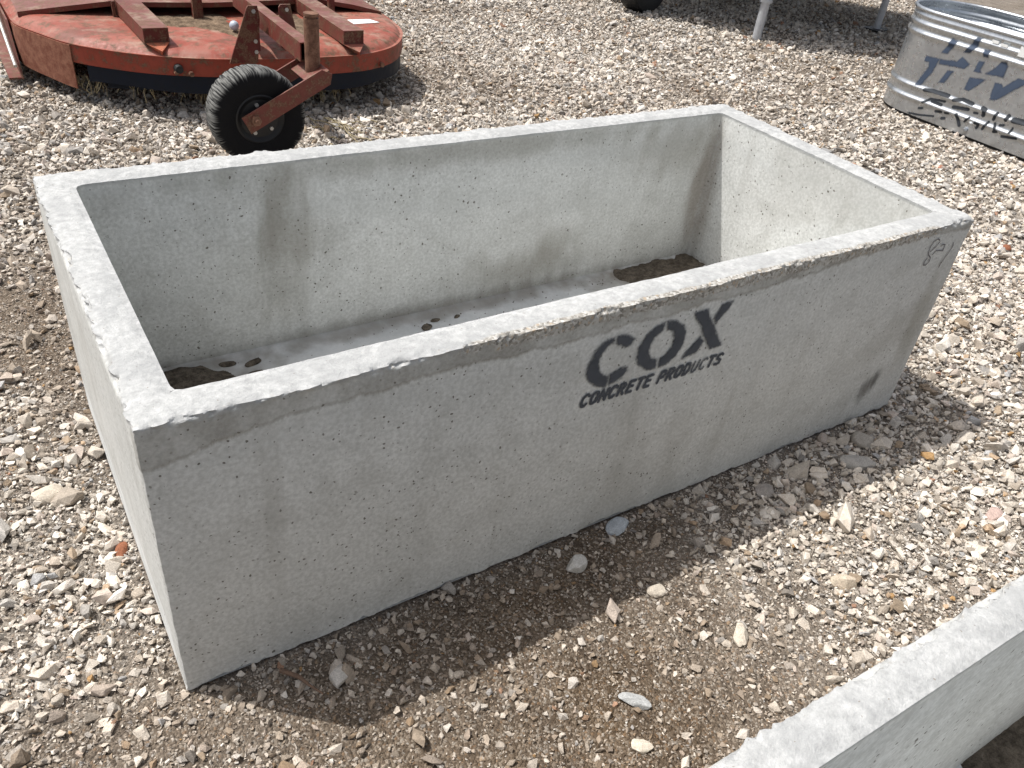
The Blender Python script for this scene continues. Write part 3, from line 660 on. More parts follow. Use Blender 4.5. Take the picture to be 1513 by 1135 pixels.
def cox_sdf(U, V):
    d = np.full(U.shape, 1e9)
    for pl in COX: d = np.minimum(d, sd_poly(U, V, pl))
    return d-0.0016+0.0009*fbm(U*160, V*160, 0, 3, 2)+0.0016*fbm(U*30, V*30, 0, 6, 2)
ink_sheet('stencil_lettering', M_ink, tr1, 0.77, 1.19, 0.40, 0.56, 0.0016, cox_sdf, 0.0070, front_place, amp=lambda U, V: 0.92+0.28*fbm(U*22, V*22, 0, 44, 3))
GL = {  # stroke glyphs in a unit box (x 0..0.8, y 0..1) with stencil gaps
 'C': [[(.78, .85), (.6, 1), (.45, 1)], [(.3, .98), (.05, .8), (.02, .4), (.2, .04)], [(.35, 0), (.6, 0), (.75, .15)]],
 'O': [[(.34, 1), (.08, .85), (.02, .45), (.15, .08), (.34, 0)], [(.48, 0), (.74, .15), (.8, .55), (.7, .92), (.48, 1)]],
 'N': [[(.02, 0), (.06, 1)], [(.08, .95), (.7, .05)], [(.76, 0), (.78, 1)]],
 'R': [[(.05, 0), (.05, 1)], [(.15, 1), (.55, 1), (.75, .8), (.6, .52), (.15, .5)], [(.4, .42), (.75, 0)]],
 'E': [[(.05, 0), (.05, 1)], [(.2, 1), (.7, 1)], [(.2, .52), (.6, .52)], [(.05, 0), (.7, 0)]],
 'T': [[(.0, 1), (.78, 1)], [(.39, .85), (.39, 0)]],
 'P': [[(.05, 0), (.05, 1)], [(.15, 1), (.6, 1), (.78, .75), (.6, .45), (.15, .45)]],
 'D': [[(.05, 0), (.05, 1)], [(.16, 1), (.5, 1), (.78, .7), (.78, .3), (.5, 0), (.16, 0)]],
 'U': [[(.05, 1), (.05, .25), (.25, 0)], [(.42, 0), (.7, .15), (.76, 1)]],
 'S': [[(.75, .88), (.5, 1), (.1, .9), (.1, .62), (.4, .52)], [(.4, .5), (.72, .38), (.7, .1), (.4, 0), (.02, .1)]]}
lines = []
txt = 'CONCRETE PRODUCTS'; x0, x1, zb, hh_ = 0.797, 1.187, 0.3825, 0.026
adv = (x1-x0)/(len(txt)-0.45)
for i, ch in enumerate(txt):
    if ch == ' ': continue
    ox = x0+adv*(i if i < 9 else i-0.45)
    for st in GL[ch]: lines.append([(ox+a*0.0195+0.28*b*hh_, zb+b*hh_) for a, b in st])
def small_sdf(U, V):
    d = np.full(U.shape, 1e9)
    for ln in lines: d = np.minimum(d, sd_line(U, V, ln, 0.0036))
    return d
ink_sheet('small_lettering', M_ink, tr1, 0.785, 1.21, 0.372, 0.418, 0.0010, small_sdf, 0.0021, front_place,
          amp=lambda U, V: np.where((U > 1.09) & (U < 1.145), 0.66, 1.0))
def scr_sdf(U, V):
    d = np.full(U.shape, 1e9)
    for ln in SCR: d = np.minimum(d, sd_line(U, V, ln, 0.0017))
    return d
ink_sheet('pencilled_number', M_pen, tr1, 1.84, 1.975, 0.47, 0.58, 0.0009, scr_sdf, 0.0011, front_place, amp=lambda U, V: 0.8+0*U)

# dried mud inside the trough
def patch(name, poly, z0, h, mat, label, cat, seed, step=0.004, kind=None, ragged=0.032):
    xs = np.array([q[0] for q in poly]); ys = np.array([q[1] for q in poly])
    U, V = np.meshgrid(np.arange(xs.min()-.03, xs.max()+.03, step), np.arange(ys.min()-.03, ys.max()+.03, step))
    sd = sd_poly(U, V, poly)+ragged*fbm(U*14, V*14, 0, seed, 3)
    e = np.clip(-sd/0.035, 0, 1); Z = z0+h*np.sqrt(e)*(0.7+0.5*fbm(U*25, V*25, 0, seed+1, 3)+0.25*fbm(U*90, V*90, 0, seed+2, 2))-0.002*(e <= 0)
    ii = np.arange(U.size).reshape(U.shape); F = np.stack([ii[:-1, :-1], ii[:-1, 1:], ii[1:, 1:], ii[1:, :-1]], -1).reshape(-1, 4)
    F = F[(sd.ravel()[F].min(1) < 0)]; used = np.unique(F); rem = -np.ones(U.size, int); rem[used] = np.arange(len(used))
    o = np_mesh(name, np.stack([U.ravel(), V.ravel(), Z.ravel()], 1)[used], rem[F], mat, None, None, True)
    return tag(o, label, cat, None, kind)
M_mud = mat_dirt('dried_mud', (0.065, 0.054, 0.042), (0.19, 0.16, 0.125), 55)
patch('mud_patch', [(1.60, 0.855), (1.945, 0.855), (1.945, 0.66), (1.90, 0.56), (1.70, 0.62), (1.62, 0.72), (1.585, 0.79)], FL, 0.017, M_mud,
      'dark mud patch on the trough floor in its far right corner', 'mud', 3)
patch('mud_patch', [(0.07, 0.855), (0.27, 0.85), (0.33, 0.78), (0.36, 0.66), (0.30, 0.45), (0.07, 0.40)], FL, 0.017, M_mud,
      'dark mud patch on the shaded trough floor in its left corner', 'mud', 5)
patch('mud_patch', [(1.06, -0.785), (2.0, -0.80), (2.0, -1.25), (1.30, -1.30), (1.10, -1.05), (1.02, -0.86)], FL-0.002, 0.017, M_mud,
      'dark dried mud on the floor of the nearer trough, at the very bottom right corner', 'mud', 9)
def clod(x, y, r, sc, rot, seed, label, z0=FL):
    bm = bmesh.new(); bmesh.ops.create_icosphere(bm, subdivisions=2, radius=r)
    for v in bm.verts:
        q = np.array(v.co[:])/r; k = 1+0.3*float(fbm(q[0:1]*2, q[1:2]*2, q[2:3]*2, seed, 2)[0]); v.co = Vector((v.co.x*sc[0]*k, v.co.y*sc[1]*k, v.co.z*sc[2]*k))
    o = bm_obj('mud_clod', bm, M_mud, None); o.location = (x, y, z0+r*sc[2]*0.5); o.rotation_euler = (0, 0, rot)
    return tag(o, label, 'mud clod', 'mud clods on the trough floor')
clod(0.385, 0.795, 0.017, (1.5, .6, .4), 0.3, 1, 'oblong dark clod on the trough floor, farthest right of the left mud patch')
clod(0.325, 0.815, 0.016, (1.3, .7, .35), -0.2, 2, 'flat dark clod on the trough floor at the edge of the left mud patch')
clod(0.375, 0.745, 0.016, (1.5, .7, .4), 0.1, 3, 'dark clod on the trough floor nearest the front wall')
clod(0.875, 0.775, 0.016, (1.2, .8, .35), 0.6, 4, 'curled brown clod midway along the trough floor')
clod(0.915, 0.800, 0.012, (1.3, .7, .3), 0.1, 5, 'small brown crumb behind the curled clod midway along the trough floor')
clod(0.985, 0.795, 0.009, (1.4, .7, .4), 0.4, 6, 'smallest brown crumb just right of the middle of the trough floor')
# fine crumbs (uncountable) along the back of the floor
cv, cf = [], []; base = 0
for i in range(150):
    V, Fc = LOD['s'][i % 14]; r = rng.uniform(0.0012, 0.0035)
    px = rng.uniform(0.3, 1.65); py = 0.845-abs(rng.normal(0, 0.05)); V2 = V*r+np.array([px, py, FL+r*0.4]); cv.append(V2); cf.append(Fc+base); base += len(V)
tag(np_mesh('crumbs', np.concatenate(cv), np.concatenate(cf), M_mud), 'fine dirt crumbs scattered along the trough floor', 'dirt', kind='stuff')

# ---------------------------------------------------------------- galvanised tank
M_galv = mat_galv(); M_blackp = mat_simple('black_painted_steel', (0.010, 0.010, 0.011), 0.5, 0, 40, 0.4)
tank = empty('stock_tank', (5.067, 1.335, 0)); tag(tank, 'galvanised oval stock tank with ribbed sides and black painted lettering, at the right edge', 'stock tank')
TR, TY0, TY1, TH = 0.31, -0.605, 0.605, 0.578     # local: centres of the round ends
def rib(z, thin=0.0):
    o = 0.0
    for c, w_, a in ((0.500, 0.012, 0.010), (0.450, 0.012, 0.010), (0.540, 0.010, 0.006), (0.172, 0.012, 0.010), (0.105, 0.012, 0.010)): o = o+a*np.exp(-((z-c)/w_)**2)
    return o
def stadium(r, n=40):
    a = np.linspace(0, math.pi, n); P = []
    ys = np.linspace(TY0, TY1, 26)
    P += [(-r, y) for y in ys[:-1]]
    P += [(-r*math.cos(t), TY1+r*math.sin(t)) for t in a[:-1]]
    P += [(r, y) for y in ys[::-1][:-1]]
    P += [(r*math.cos(t), TY0-r*math.sin(t)) for t in a[:-1]]
    return np.array(P)
def sweep(zs, offs, name, mat, parent, close_bottom=None):
    rings = [np.column_stack([stadium(TR+o), np.full(len(stadium(TR)), z)]) for z, o in zip(zs, offs)]
    n = len(rings[0]); V = np.concatenate(rings); Fq = []
    for k in range(len(rings)-1):
        i = np.arange(n); Fq.append(np.stack([k*n+i, k*n+(i+1) % n, (k+1)*n+(i+1) % n, (k+1)*n+i], 1))
    return np_mesh(name, V, np.concatenate(Fq), mat, parent, None, True)
zs = np.arange(0.014, TH-0.005, 0.0045)
shell = sweep(np.concatenate([zs, zs[::-1]]), np.concatenate([rib(zs), rib(zs[::-1])-0.004]), 'wall', M_galv, tank)
t = np.linspace(0, 2*math.pi, 13)
sweep(TH-0.004+0.011*np.sin(t), 0.004+0.011*np.cos(t), 'rim', M_galv, tank)
sweep(np.array([0.0, 0.02]), np.array([-0.012, -0.012]), 'shadow_gap_ring', M_blackp, tank)  # black inset strip standing in for the shadow gap under the tank
bm = bmesh.new(); add_prism(bm, [tuple(q) for q in stadium(TR-0.002)], 'z', 0.02, 0.026); bm_obj('floor_panel', bm, M_galv, tank)
bm = bmesh.new(); add_cyl(bm, (-TR-0.012, 0.20, 0.045), (-TR+0.01, 0.20, 0.045), 0.016, n=20); add_cyl(bm, (-TR-0.020, 0.20, 0.045), (-TR-0.012, 0.20, 0.045), 0.011, n=6)
bm_obj('drain_plug', bm, M_galv, tank)
M_tpaint = mat_paint_dec('faded_black_paint', (0.035, 0.05, 0.08), 0.45, 60)
def tank_place(u, v): return np.stack([-TR-rib(v)-0.0018, u-1.335, v], 1)
def tank_sdf(U, V):
    d = np.full(U.shape, 1e9)
    for pl in TP: d = np.minimum(d, sd_poly(U, V, pl))
    return d
def tank_sdf2(U, V):
    d = np.full(U.shape, 1e9)
    for pl, hw in TS: d = np.minimum(d, sd_line(U, V, pl, hw*0.85))
    return d
ink_sheet('painted_letters', M_tpaint, tank, 1.27, 1.938, 0.17, 0.53, 0.003, tank_sdf, 0.010, tank_place)
ink_sheet('small_painted_letters', mat_paint_dec('black_marker_paint', (0.02, 0.024, 0.03), 0.5, 80), tank, 1.18, 1.938, 0.015, 0.215, 0.0025, tank_sdf2, 0.004, tank_place)
M_label = mat_simple('white_label', (0.72, 0.73, 0.72), 0.6, 0, 30, 0.08)
for (ya, yb, za, zb_) in ((0.215, 0.255, 0.512, 0.528), (0.16, 0.20, 0.508, 0.522), (0.03, 0.09, 0.485, 0.535)):
    bm = bmesh.new(); add_box(bm, (-TR-0.0095, (ya+yb)/2, (za+zb_)/2), (0.002, yb-ya, zb_-za)); bm_obj('label', bm, M_label, tank)

# ---------------------------------------------------------------- rotary mower
M_red = mat_red(); M_redb = mat_red('red_frame_paint', 0.75, (0.15, 0.036, 0.026), (0.19, 0.085, 0.070))
M_dred = mat_red('shaded_red_paint', 0.9, (0.11, 0.016, 0.012), (0.16, 0.045, 0.04))  # darker red that puts the brackets' shade into the paint
M_rustpl = mat_rust('rusty_plate', (0.16, 0.05, 0.03), (0.30, 0.14, 0.09))
M_rust = mat_rust()
M_guard = mat_simple('dark_blue_belting', (0.006, 0.009, 0.017), 0.6, 0, 30, 0.4, 0.001, 0.2)
M_bare = mat_simple('bare_steel', (0.42, 0.41, 0.39), 0.5, 0.5, 40, 0.3)
M_black = mat_simple('black_rubber', (0.014, 0.015, 0.016), 0.55, 0, 60, 0.5)
mow = empty('rotary_mower', (1.1, 3.7, 0)); tag(mow, 'weathered red rotary mower deck with a black tail wheel, parked behind the trough', 'mower')
ox, oy = 1.1, 3.7
def mo(o):  # parts are modelled in world coordinates
    o.parent = mow; o.matrix_parent_inverse = Matrix.Translation((-ox, -oy, 0)); return o
arc = [(0.195, 3.60), (0.21, 3.49), (0.28, 3.33), (0.37, 3.16), (0.50, 3.03), (0.65, 2.925), (0.80, 2.86), (0.94, 2.82), (1.15, 2.787), (1.35, 2.78), (1.55, 2.79), (1.68, 2.835), (1.79, 2.91), (1.88, 3.02), (1.95, 3.15), (1.99, 3.30), (2.01, 3.5)]
def cr(pts, n=6):
    P = [Vector((*q, 0)) for q in pts]; out = []
    for i in range(len(P)-1):
        p0, p1, p2, p3 = P[max(i-1, 0)], P[i], P[i+1], P[min(i+2, len(P)-1)]
        for k in range(n):
            t = k/n; out.append(0.5*((2*p1)+(-p0+p2)*t+(2*p0-5*p1+4*p2-p3)*t*t+(-p0+3*p1-3*p2+p3)*t*t*t))
    out.append(P[-1]); return [(q.x, q.y) for q in out]
arcs = cr(arc); outline = arcs+[(2.02, 4.0), (2.02, 4.75), (0.19, 4.75), (0.19, 4.0)]
def inset(pts, d):
    P = np.array(pts); n = len(P); out = []
    for i in range(n):
        a = P[i-1]; b = P[(i+1) % n]; t = b-a; t /= np.linalg.norm(t)+1e-9; out.append(P[i]+d*np.array([-t[1], t[0]]))
    return out
def ring_stack(levels, name, mat, cap=True, close=True):
    """levels: (inset, z); outline swept"""
    n = len(outline); V = []
    for d, z in levels: V += [(*q, z) for q in inset(outline, d)]
    Fq = []
    for k in range(len(levels)-1):
        for i in range(n): Fq.append((k*n+i, k*n+(i+1) % n, (k+1)*n+(i+1) % n, (k+1)*n+i))
    me = bpy.data.meshes.new(name); fs = Fq+([tuple(range((len(levels)-1)*n, len(levels)*n))] if cap else [])
    me.from_pydata(V, [], fs); me.materials.append(mat); me.update()
    me.polygons.foreach_set('use_smooth', [len(p.vertices) == 4 for p in me.polygons]); me.set_sharp_from_angle(angle=rad(35))
    return mo(link(bpy.data.objects.new(name, me)))
# domed deck: rounded shoulder up to the flat top
ring_stack([(0.012, 0.258), (-0.002, 0.262), (-0.003, 0.268), (0.012, 0.2665), (0.016, 0.269), (0.026, 0.279), (0.044, 0.289), (0.072, 0.2965), (0.11, 0.3005), (0.16, 0.302)], 'deck', M_red)
skirt = ring_stack([(0.0, 0.262), (0.0, 0.19), (0.005, 0.19), (0.005, 0.255)], 'skirt', M_red, False)
# blue belting guard under the skirt
gu = arcs[2*6+9:]
def strip(pts, z0, z1, t, name, mat, parent=None, drop=None):
    bm = bmesh.new(); A = []
    P = np.array(pts); 
    for i, q in enumerate(P):
        a = P[max(i-1, 0)]; b = P[min(i+1, len(P)-1)]; d = b-a; d /= np.linalg.norm(d)+1e-9; nrm = np.array([-d[1], d[0]])*t
        zz = z0+(drop(i/len(P)) if drop else 0)
        A.append([bm.verts.new((q[0], q[1], zz)), bm.verts.new((q[0], q[1], z1)), bm.verts.new((q[0]+nrm[0], q[1]+nrm[1], z1)), bm.verts.new((q[0]+nrm[0], q[1]+nrm[1], zz))])
    for a, b in zip(A[:-1], A[1:]):
        for k in range(4): bm.faces.new((a[k], a[(k+1) % 4], b[(k+1) % 4], b[k]))
    bm.faces.new(A[0]); bm.faces.new(A[-1][::-1])
    return bm_obj(name, bm, mat, None, True, 0, 40)
gin = [tuple(q) for q in inset(outline, 0.008)][:len(arcs)]
mo(strip(gin[20:], 0.118, 0.205, 0.006, 'belting_guard', M_guard, drop=lambda t: 0.006*math.sin(t*23)))
bm = bmesh.new(); add_box(bm, (0.64, 3.03, 0.105), (0.34, 0.008, 0.03), Matrix.Rotation(-0.42, 4, 'Z')); mo(bm_obj('guard_angle', bm, M_guard))
# corner skid plate and skid shoes
mo(strip([tuple(q) for q in inset(outline, -0.006)][2:19], 0.095, 0.262, 0.005, 'corner_plate', M_rustpl, drop=lambda t: -0.02*t))
for sx, xx in ((-1, 0.175), (1, 2.03)):
    bm = bmesh.new(); add_prism(bm, [(3.44, 0.05), (4.75, 0.05), (4.75, 0.26), (3.62, 0.26)], 'x', xx, xx+0.008)
    add_box(bm, (xx-0.02 if sx < 0 else xx+0.028, 4.1, 0.047), (0.06, 1.3, 0.008))
    mo(bm_obj('side_skid', bm, M_redb))
bm = bmesh.new(); add_cyl(bm, (0.160, 3.42, 0.11), (0.155, 3.95, 0.30), 0.008, n=8); mo(bm_obj('edge_bar', bm, M_bare))
# frame beams: hollow rectangular tubes with open ends
def box_tube(name, a, b, w_, h_, t_, mat, roll=0.0):
    a = Vector(a); b = Vector(b); y = (b-a).normalized(); x = y.cross(Vector((0, 0, 1))).normalized(); z = x.cross(y)
    bm = bmesh.new(); R = []
    for c in (a, b):
        for k in (0, t_):
            R.append([bm.verts.new(c+x*sx*(w_/2-k)+z*sz_*(h_/2-k)) for sx, sz_ in ((-1, -1), (1, -1), (1, 1), (-1, 1))])
    ao, ai, bo, bi = R
    for i in range(4):
        j = (i+1) % 4
        bm.faces.new((ao[i], ao[j], bo[j], bo[i])); bm.faces.new((ai[i], bi[i], bi[j], ai[j]))
        bm.faces.new((ao[i], ai[i], ai[j], ao[j])); bm.faces.new((bo[i], bo[j], bi[j], bi[i]))
    return mo(bm_obj(name, bm, mat, None))
box_tube('frame_beam', (0.69, 2.965, 0.338), (0.665, 4.3, 0.345), 0.105, 0.062, 0.005, M_redb)
box_tube('frame_beam', (1.535, 2.815, 0.338), (1.535, 4.3, 0.345), 0.10, 0.062, 0.005, M_redb)
for cx_, yy in ((0.69, 2.962), (1.535, 2.812)):
    bm = bmesh.new()
    v = [bm.verts.new(q) for q in ((cx_-0.05, yy, 0.309), (cx_+0.05, yy, 0.309), (cx_+0.004, yy-0.058, 0.288), (cx_-0.05, yy+0.008, 0.309), (cx_+0.05, yy+0.008, 0.309), (cx_+0.004, yy-0.050, 0.270))]
    for f in ((0, 1, 2), (5, 4, 3), (0, 3, 4, 1), (1, 4, 5, 2), (2, 5, 3, 0)): bm.faces.new([v[i] for i in f])
    mo(bm_obj('end_gusset', bm, mat_red('orange_red_paint', 0.5, (0.42, 0.10, 0.045), (0.46, 0.15, 0.08)) if cx_ < 1 else M_red))
for (c_, s_) in (((0.69, 2.972, 0.338), (0.094, 0.004, 0.051)), ((1.535, 2.822, 0.338), (0.089, 0.004, 0.051))):
    bm = bmesh.new(); add_box(bm, c_, s_); mo(bm_obj('end_plate', bm, M_dred))
# raised cross plate with an open gap beneath
bm = bmesh.new()
fr = [(0.225, 3.56, 0.306), (0.42, 3.51, 0.338), (0.62, 3.475, 0.366), (0.74, 3.43, 0.368), (1.04, 3.40, 0.368), (1.30, 3.42, 0.368), (1.60, 3.455, 0.368), (1.80, 3.44, 0.338), (1.955, 3.415, 0.306)]
A = [bm.verts.new(q) for q in fr]; B = [bm.verts.new((q[0], 4.2, q[2]+0.01)) for q in fr]
A2 = [bm.verts.new((q[0], q[1], q[2]-0.022)) for q in fr]; B2 = [bm.verts.new((q[0], 4.2, q[2]-0.03)) for q in fr]
for i in range(len(fr)-1):
    bm.faces.new((A[i], A[i+1], B[i+1], B[i])); bm.faces.new((A2[i], B2[i], B2[i+1], A2[i+1])); bm.faces.new((A[i], A2[i], A2[i+1], A[i+1]))
mo(bm_obj('cross_plate', bm, M_redb))
for c_, s_ in (((0.615, 3.455, 0.335), (0.012, 0.02, 0.07)), ((0.97, 3.36, 0.35), (0.045, 0.03, 0.10)), ((1.66, 3.40, 0.345), (0.03, 0.03, 0.09))):
    bm = bmesh.new(); add_box(bm, c_, s_); mo(bm_obj('support_post', bm, M_dred))
# brackets
def bracket(x0, x1, xa0, xa1, y, ztop):
    bm = bmesh.new(); add_prism(bm, [(x0, 0.255), (x1, 0.255), (xa1+0.008, ztop-0.05), (xa1, ztop), (xa0, ztop), (xa0-0.008, ztop-0.012)], 'y', y, y+0.008)
    add_prism(bm, [(y+0.008, 0.30), (y+0.20, 0.30), (y+0.10, ztop-0.08), (y+0.008, ztop-0.01)], 'x', xa1-0.004, xa1+0.004)
    b = mo(bm_obj('wheel_bracket', bm, M_dred))
    for zz in (ztop-0.022, 0.345, 0.30):
        bm = bmesh.new(); add_cyl(bm, (xa1-0.018, y-0.004, zz), (xa1-0.018, y+0.001, zz), 0.009, n=6)
        o = bm_obj('bolt', bm, M_bare, b)
bracket(0.945, 1.07, 1.043, 1.083, 2.792, 0.490)
bracket(1.20, 1.30, 1.205, 1.25, 2.85, 0.480)
box_tube('wheel_arm', (1.135, 2.36, 0.412), (1.150, 3.30, 0.412), 0.052, 0.075, 0.005, M_redb)
# pivot tube
bm = bmesh.new(); add_cyl(bm, (1.150, 2.335, 0.335), (1.150, 2.335, 0.548), 0.030, n=28); add_cyl(bm, (1.150, 2.335, 0.548), (1.150, 2.335, 0.556), 0.024, n=20)
add_cyl(bm, (1.150, 2.335, 0.556), (1.150, 2.335, 0.566), 0.030, n=20)
mo(bm_obj('pivot_tube', bm, M_rust, None, True, 0, 40))
# fork
bm = bmesh.new()
fa = Vector((0.870, 0, 0.197)); fb = Vector((1.165, 0, 0.345)); d = (fb-fa).normalized(); nn_ = Vector((-d.z, 0, d.x))
def fpoly(h): return [((fa-d*0.04+nn_*h)[0], (fa-d*0.04+nn_*h)[2]), ((fb+nn_*h)[0], (fb+nn_*h)[2]), ((fb+d*0.03)[0], (fb+d*0.03)[2]-0.0), ((fb-nn_*h*0.9+d*0.005)[0], (fb-nn_*h*0.9+d*0.005)[2]), ((fa-d*0.04-nn_*h)[0], (fa-d*0.04-nn_*h)[2])]
add_prism(bm, fpoly(0.036), 'y', 2.232, 2.240); add_prism(bm, fpoly(0.036), 'y', 2.440, 2.448)
add_box(bm, (1.140, 2.340, 0.345), (0.10, 0.20, 0.010), Matrix.Rotation(-0.46, 4, 'Y'))
fork = mo(bm_obj('fork', bm, M_redb))
bm = bmesh.new(); add_cyl(bm, (0.872, 2.205, 0.199), (0.872, 2.455, 0.199), 0.009, n=14); add_cyl(bm, (0.872, 2.218, 0.199), (0.872, 2.232, 0.199), 0.020, n=6)
bm_obj('axle_bolt', bm, M_rust, fork, True, 0, 30)
# tail wheel: laminated rubber tyre
wc = Vector((0.900, 2.318, 0.190)); bm = bmesh.new(); n = 144
R_ = []
rng2 = np.random.default_rng(3); lam = rng2.uniform(-0.0012, 0.0012, n)
prof = [(0.098, -0.054), (0.14, -0.064), (0.172, -0.062), (0.184, -0.054), (0.189, -0.02), (0.189, 0.02), (0.184, 0.054), (0.172, 0.062), (0.14, 0.064), (0.098, 0.054)]
def wob(k, i): return (lam[i]+(0.0010 if i % 3 == 0 else -0.0008))*(1 if 1 <= k <= 8 else 0)
add_lathe(bm, prof, wc, (0, 1, 0), n, wob)
m = NT('laminated_rubber'); p = m.geo()
q = m.n('ShaderNodeVectorMath', operation='SUBTRACT'); m.l(p, q.inputs[0]); q.inputs[1].default_value = tuple(wc)
X, Y, Z = m.sep(q.outputs[0]); ang = m.math('ARCTAN2', Z, X); cmb = m.n('ShaderNodeCombineXYZ'); m.l(m.math('MULTIPLY', ang, 11.0), cmb.inputs[0]); m.l(m.math('MULTIPLY', Y, 3.0), cmb.inputs[1])
lamn = m.noise(cmb.outputs[0], 2.6, 3, 0.7); rr_ = m.math('SQRT', m.math('ADD', m.math('MULTIPLY', X, X), m.math('MULTIPLY', Z, Z)))
edge = m.mapr(m.math('ADD', rr_, m.math('MULTIPLY', lamn, 0.07)), 0.202, 0.230)
colr = m.mix(m.math('MULTIPLY', edge, m.mapr(lamn, 0.35, 0.6)), (0.010, 0.010, 0.011), (0.20, 0.20, 0.19))
M_lam = m.fin(colr, 0.85, m.bump(lamn, 0.5, 0.004), 0, 0.12)
tyre = mo(bm_obj('tail_wheel', bm, M_lam, None, True, 0, 50))
bm = bmesh.new(); add_lathe(bm, [(0.02, -0.050), (0.075, -0.044), (0.092, -0.056), (0.100, -0.052), (0.100, 0.052), (0.092, 0.056), (0.075, 0.044), (0.02, 0.050)], wc, (0, 1, 0), 40)
add_cyl(bm, wc+Vector((0, -0.085, 0)), wc+Vector((0, 0.085, 0)), 0.022, n=18)
rim_ = bm_obj('rim', bm, M_blackp, tyre, True, 0, 35)
for k in range(5):
    a = 0.5+k*2*math.pi/5; c = wc+Vector((math.cos(a)*0.058, -0.048, math.sin(a)*0.058)); bm = bmesh.new()
    add_cyl(bm, c+Vector((0, 0.006, 0)), c+Vector((0, -0.008, 0)), 0.008, n=6); bm_obj('wheel_bolt', bm, M_bare, tyre)
# small fittings
bm = bmesh.new(); bmesh.ops.create_uvsphere(bm, u_segments=18, v_segments=10, radius=0.022); bmesh.ops.translate(bm, verts=bm.verts, vec=(1.065, 3.10, 0.335)); mo(bm_obj('cap', bm, mat_simple('pale_blue_plastic', (0.42, 0.48, 0.56), 0.4), None, True))
bm = bmesh.new(); add_prism(bm, [(1.689, 3.275), (1.686, 3.185), (1.846, 3.205), (1.82, 3.275)], 'z', 0.3025, 0.3045); mo(bm_obj('warning_sticker', bm, mat_simple('white_sticker', (0.78, 0.78, 0.77), 0.5, 0, 40, 0.06)))
for (bx, by) in ((0.735, 2.878), (1.685, 2.826), (0.79, 2.848)):
    bm = bmesh.new(); add_cyl(bm, (bx, by+0.01, 0.205), (bx, by-0.012, 0.205), 0.011, n=6); mo(bm_obj('bolt', bm, M_rust))
bm = bmesh.new(); add_cyl(bm, (0.745, 2.882, 0.222), (0.745, 2.855, 0.222), 0.020, 0.016, n=16); mo(bm_obj('rubber_bumper', bm, M_black))
# gearbox and hitch beyond the picture's top edge
bm = bmesh.new(); add_cyl(bm, (1.1, 3.95, 0.36), (1.1, 3.95, 0.56), 0.13, 0.10, n=24); add_cyl(bm, (1.1, 3.95, 0.50), (1.1, 4.25, 0.50), 0.06, n=20); mo(bm_obj('gearbox', bm, M_redb, None, True, 0, 40))
bm = bmesh.new(); add_box(bm, (1.1, 4.65, 0.42), (0.9, 0.07, 0.07)); add_box(bm, (0.85, 4.68, 0.62), (0.03, 0.08, 0.4)); add_box(bm, (1.35, 4.68, 0.62), (0.03, 0.08, 0.4)); mo(bm_obj('hitch_frame', bm, M_redb))
# leaf litter and dirt lying on the deck
M_lit = mat_dirt('leaf_litter', (0.075, 0.052, 0.035), (0.22, 0.16, 0.11), 26)
for k, (pl, lb) in enumerate((([(0.75, 3.30), (0.84, 3.25), (0.92, 3.23), (1.00, 3.15), (1.04, 3.02), (1.10, 3.0), (1.10, 3.44), (0.75, 3.46)], 'brown leaf litter and dirt heaped on the red deck left of the wheel bracket'),
                ([(1.27, 3.0), (1.37, 2.96), (1.47, 3.0), (1.47, 3.40), (1.27, 3.40)], 'pale dirt and litter on the red deck right of the wheel bracket'))):
    patch('leaf_litter', pl, 0.302, 0.012, M_lit, lb, 'leaf litter', 40+k, 0.008, 'stuff')
# dry grass strings hanging under the guard, and stems lying right of the wheel
M_straw = mat_simple('dry_straw', (0.30, 0.25, 0.15), 0.9, 0, 50, 0.3)
def stems(name, items, label, cat):
    bm = bmesh.new()
    for pts, r in items:
        for a, b in zip(pts[:-1], pts[1:]): add_cyl(bm, a, b, r, r*0.85, n=5, cap=False)
    return tag(bm_obj(name, bm, M_straw), label, cat, kind='stuff')
rs = random.Random(5); it = []
for i in range(75):
    t_ = rs.uniform(0, 1); j = int(14+t_*46); q = gin[min(j, len(gin)-1)]; x, y, z = q[0]+rs.uniform(-.01, .01), q[1]+0.02+rs.uniform(0, .05), 0.13
    pts = [(x, y, z)]
    for k in range(rs.randint(2, 4)): x += rs.uniform(-.018, .018); y += rs.uniform(-.012, .012); z -= rs.uniform(.015, .03); pts.append((x, y, z))
    it.append((pts, rs.uniform(.0010, .0020)))
stems('dry_grass', it, 'dry grass strings hanging from under the red mower deck', 'dry grass')
it = []
for i in range(26):
    x, y = rs.uniform(1.20, 1.50), rs.uniform(2.25, 2.75); a = rs.gauss(-1.1, 0.3); l_ = rs.uniform(.06, .22); z = 0.016
    pts = [(x, y, z)]
    for k in range(4): a += rs.uniform(-.2, .2); x += math.cos(a)*l_/4; y += math.sin(a)*l_/4; pts.append((x, y, z+rs.uniform(-.006, .012)))
    it.append((pts, rs.uniform(.0015, .0032)))
stems('dry_stems', it, 'dry plant stems lying on the gravel right of the mower tail wheel', 'dry stems')

bm = bmesh.new(); tw = [(0.155, -0.045, 0.012), (0.178, -0.075, 0.016), (0.190, -0.100, 0.013), (0.205, -0.125, 0.010)]
for k, (a, b) in enumerate(zip(tw[:-1], tw[1:])): add_cyl(bm, a, b, 0.0050-0.0012*k, 0.0042-0.0012*k, n=7)
tag(bm_obj('wood_splinter', bm, mat_simple('weathered_wood', (0.14, 0.09, 0.062), 0.9, 0, 120, 0.5), None), 'short brown wood splinter on the shaded soil at the front left corner of the trough', 'splinter')
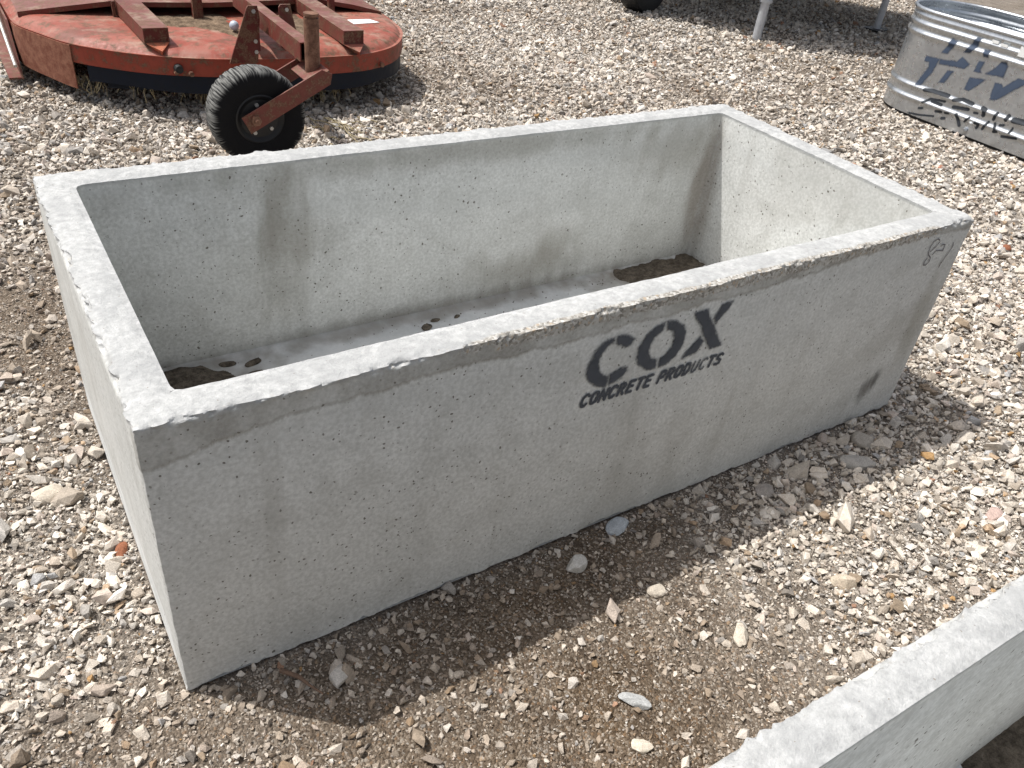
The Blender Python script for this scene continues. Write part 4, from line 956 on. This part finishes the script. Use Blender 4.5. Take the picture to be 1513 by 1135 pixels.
# ---------------------------------------------------------------- trailer standing beyond, mostly above the picture
M_tgrey = mat_simple('zinc_plated_steel', (0.50, 0.52, 0.55), 0.42, 0.35, 30, 0.2)
trl = empty('trailer', (6.0, 4.4, 0)); tag(trl, 'dark trailer at the top edge, only its tyre and two metal legs in view', 'trailer')
def tp(o): o.parent = trl; o.matrix_parent_inverse = Matrix.Translation((-6.0, -4.4, 0)); return o
so = (0.387*0.85, -0.353*0.85)
shadow_poly = [(4.70, 4.30), (4.97, 4.02), (5.18, 3.62), (5.27, 3.22), (5.86, 2.95), (6.9, 2.75), (8.3, 3.6), (7.65, 4.35), (7.2, 4.9), (6.6, 6.2), (4.75, 6.2)]
bm = bmesh.new(); add_prism(bm, [(a-so[0], b-so[1]) for a, b in shadow_poly], 'z', 0.85, 0.93); tp(bm_obj('shadow_bed', bm, M_blackp))  # unseen bed, shaped to throw the ground shadow outlined above
def leg(x, y, r, name='support_leg'):
    bm = bmesh.new(); g = float(ground_h(np.array([x]), np.array([y]))[0])
    add_cyl(bm, (x, y, g-0.002), (x, y, 0.30), r, n=22); add_cyl(bm, (x, y, 0.285), (x, y, 0.86), r*1.25, n=22); add_cyl(bm, (x, y, 0.272), (x, y, 0.292), r*1.45, n=22)
    lg = tp(bm_obj(name, bm, M_tgrey, None, True, 0, 40)); return lg, g
leg(5.158, 3.575, 0.034)
lg2, g2 = leg(6.75, 3.67, 0.030)
bm = bmesh.new(); add_box(bm, (6.75, 3.67, g2+0.012), (0.20, 0.15, 0.012)); o = bm_obj('foot_plate', bm, M_blackp, lg2)
# wheels
def road_wheel(x, y, az_):
    ax = Vector((math.sin(az_), -math.cos(az_), 0)); c = Vector((x, y, 0.325)); bm = bmesh.new()
    def wb(k, i): return -0.006 if (k in (3, 4, 5, 6) and i % 4 == 0) else 0
    add_lathe(bm, [(0.20, -0.075), (0.27, -0.092), (0.315, -0.085), (0.33, -0.065), (0.332, -0.02), (0.332, 0.02), (0.33, 0.065), (0.315, 0.085), (0.27, 0.092), (0.20, 0.075)], c, ax, 72, wb)
    t_ = tp(bm_obj('wheel', bm, M_black, None, True, 0, 40))
    bm = bmesh.new(); add_lathe(bm, [(0.03, -0.03), (0.12, -0.02), (0.19, -0.07), (0.205, -0.075), (0.205, 0.075), (0.19, 0.07), (0.12, 0.06), (0.03, 0.06)], c, ax, 40)
    bm_obj('rim', bm, M_tgrey, t_, True, 0, 35)
road_wheel(4.78, 4.52, 0.35); road_wheel(6.9, 5.3, 0.35)
bm = bmesh.new(); add_cyl(bm, (4.85, 4.55, 0.33), (6.85, 5.28, 0.33), 0.03, n=14); add_box(bm, (5.5, 4.75, 0.58), (0.06, 0.06, 0.55)); add_box(bm, (6.3, 5.05, 0.58), (0.06, 0.06, 0.55)); tp(bm_obj('axle', bm, M_blackp))
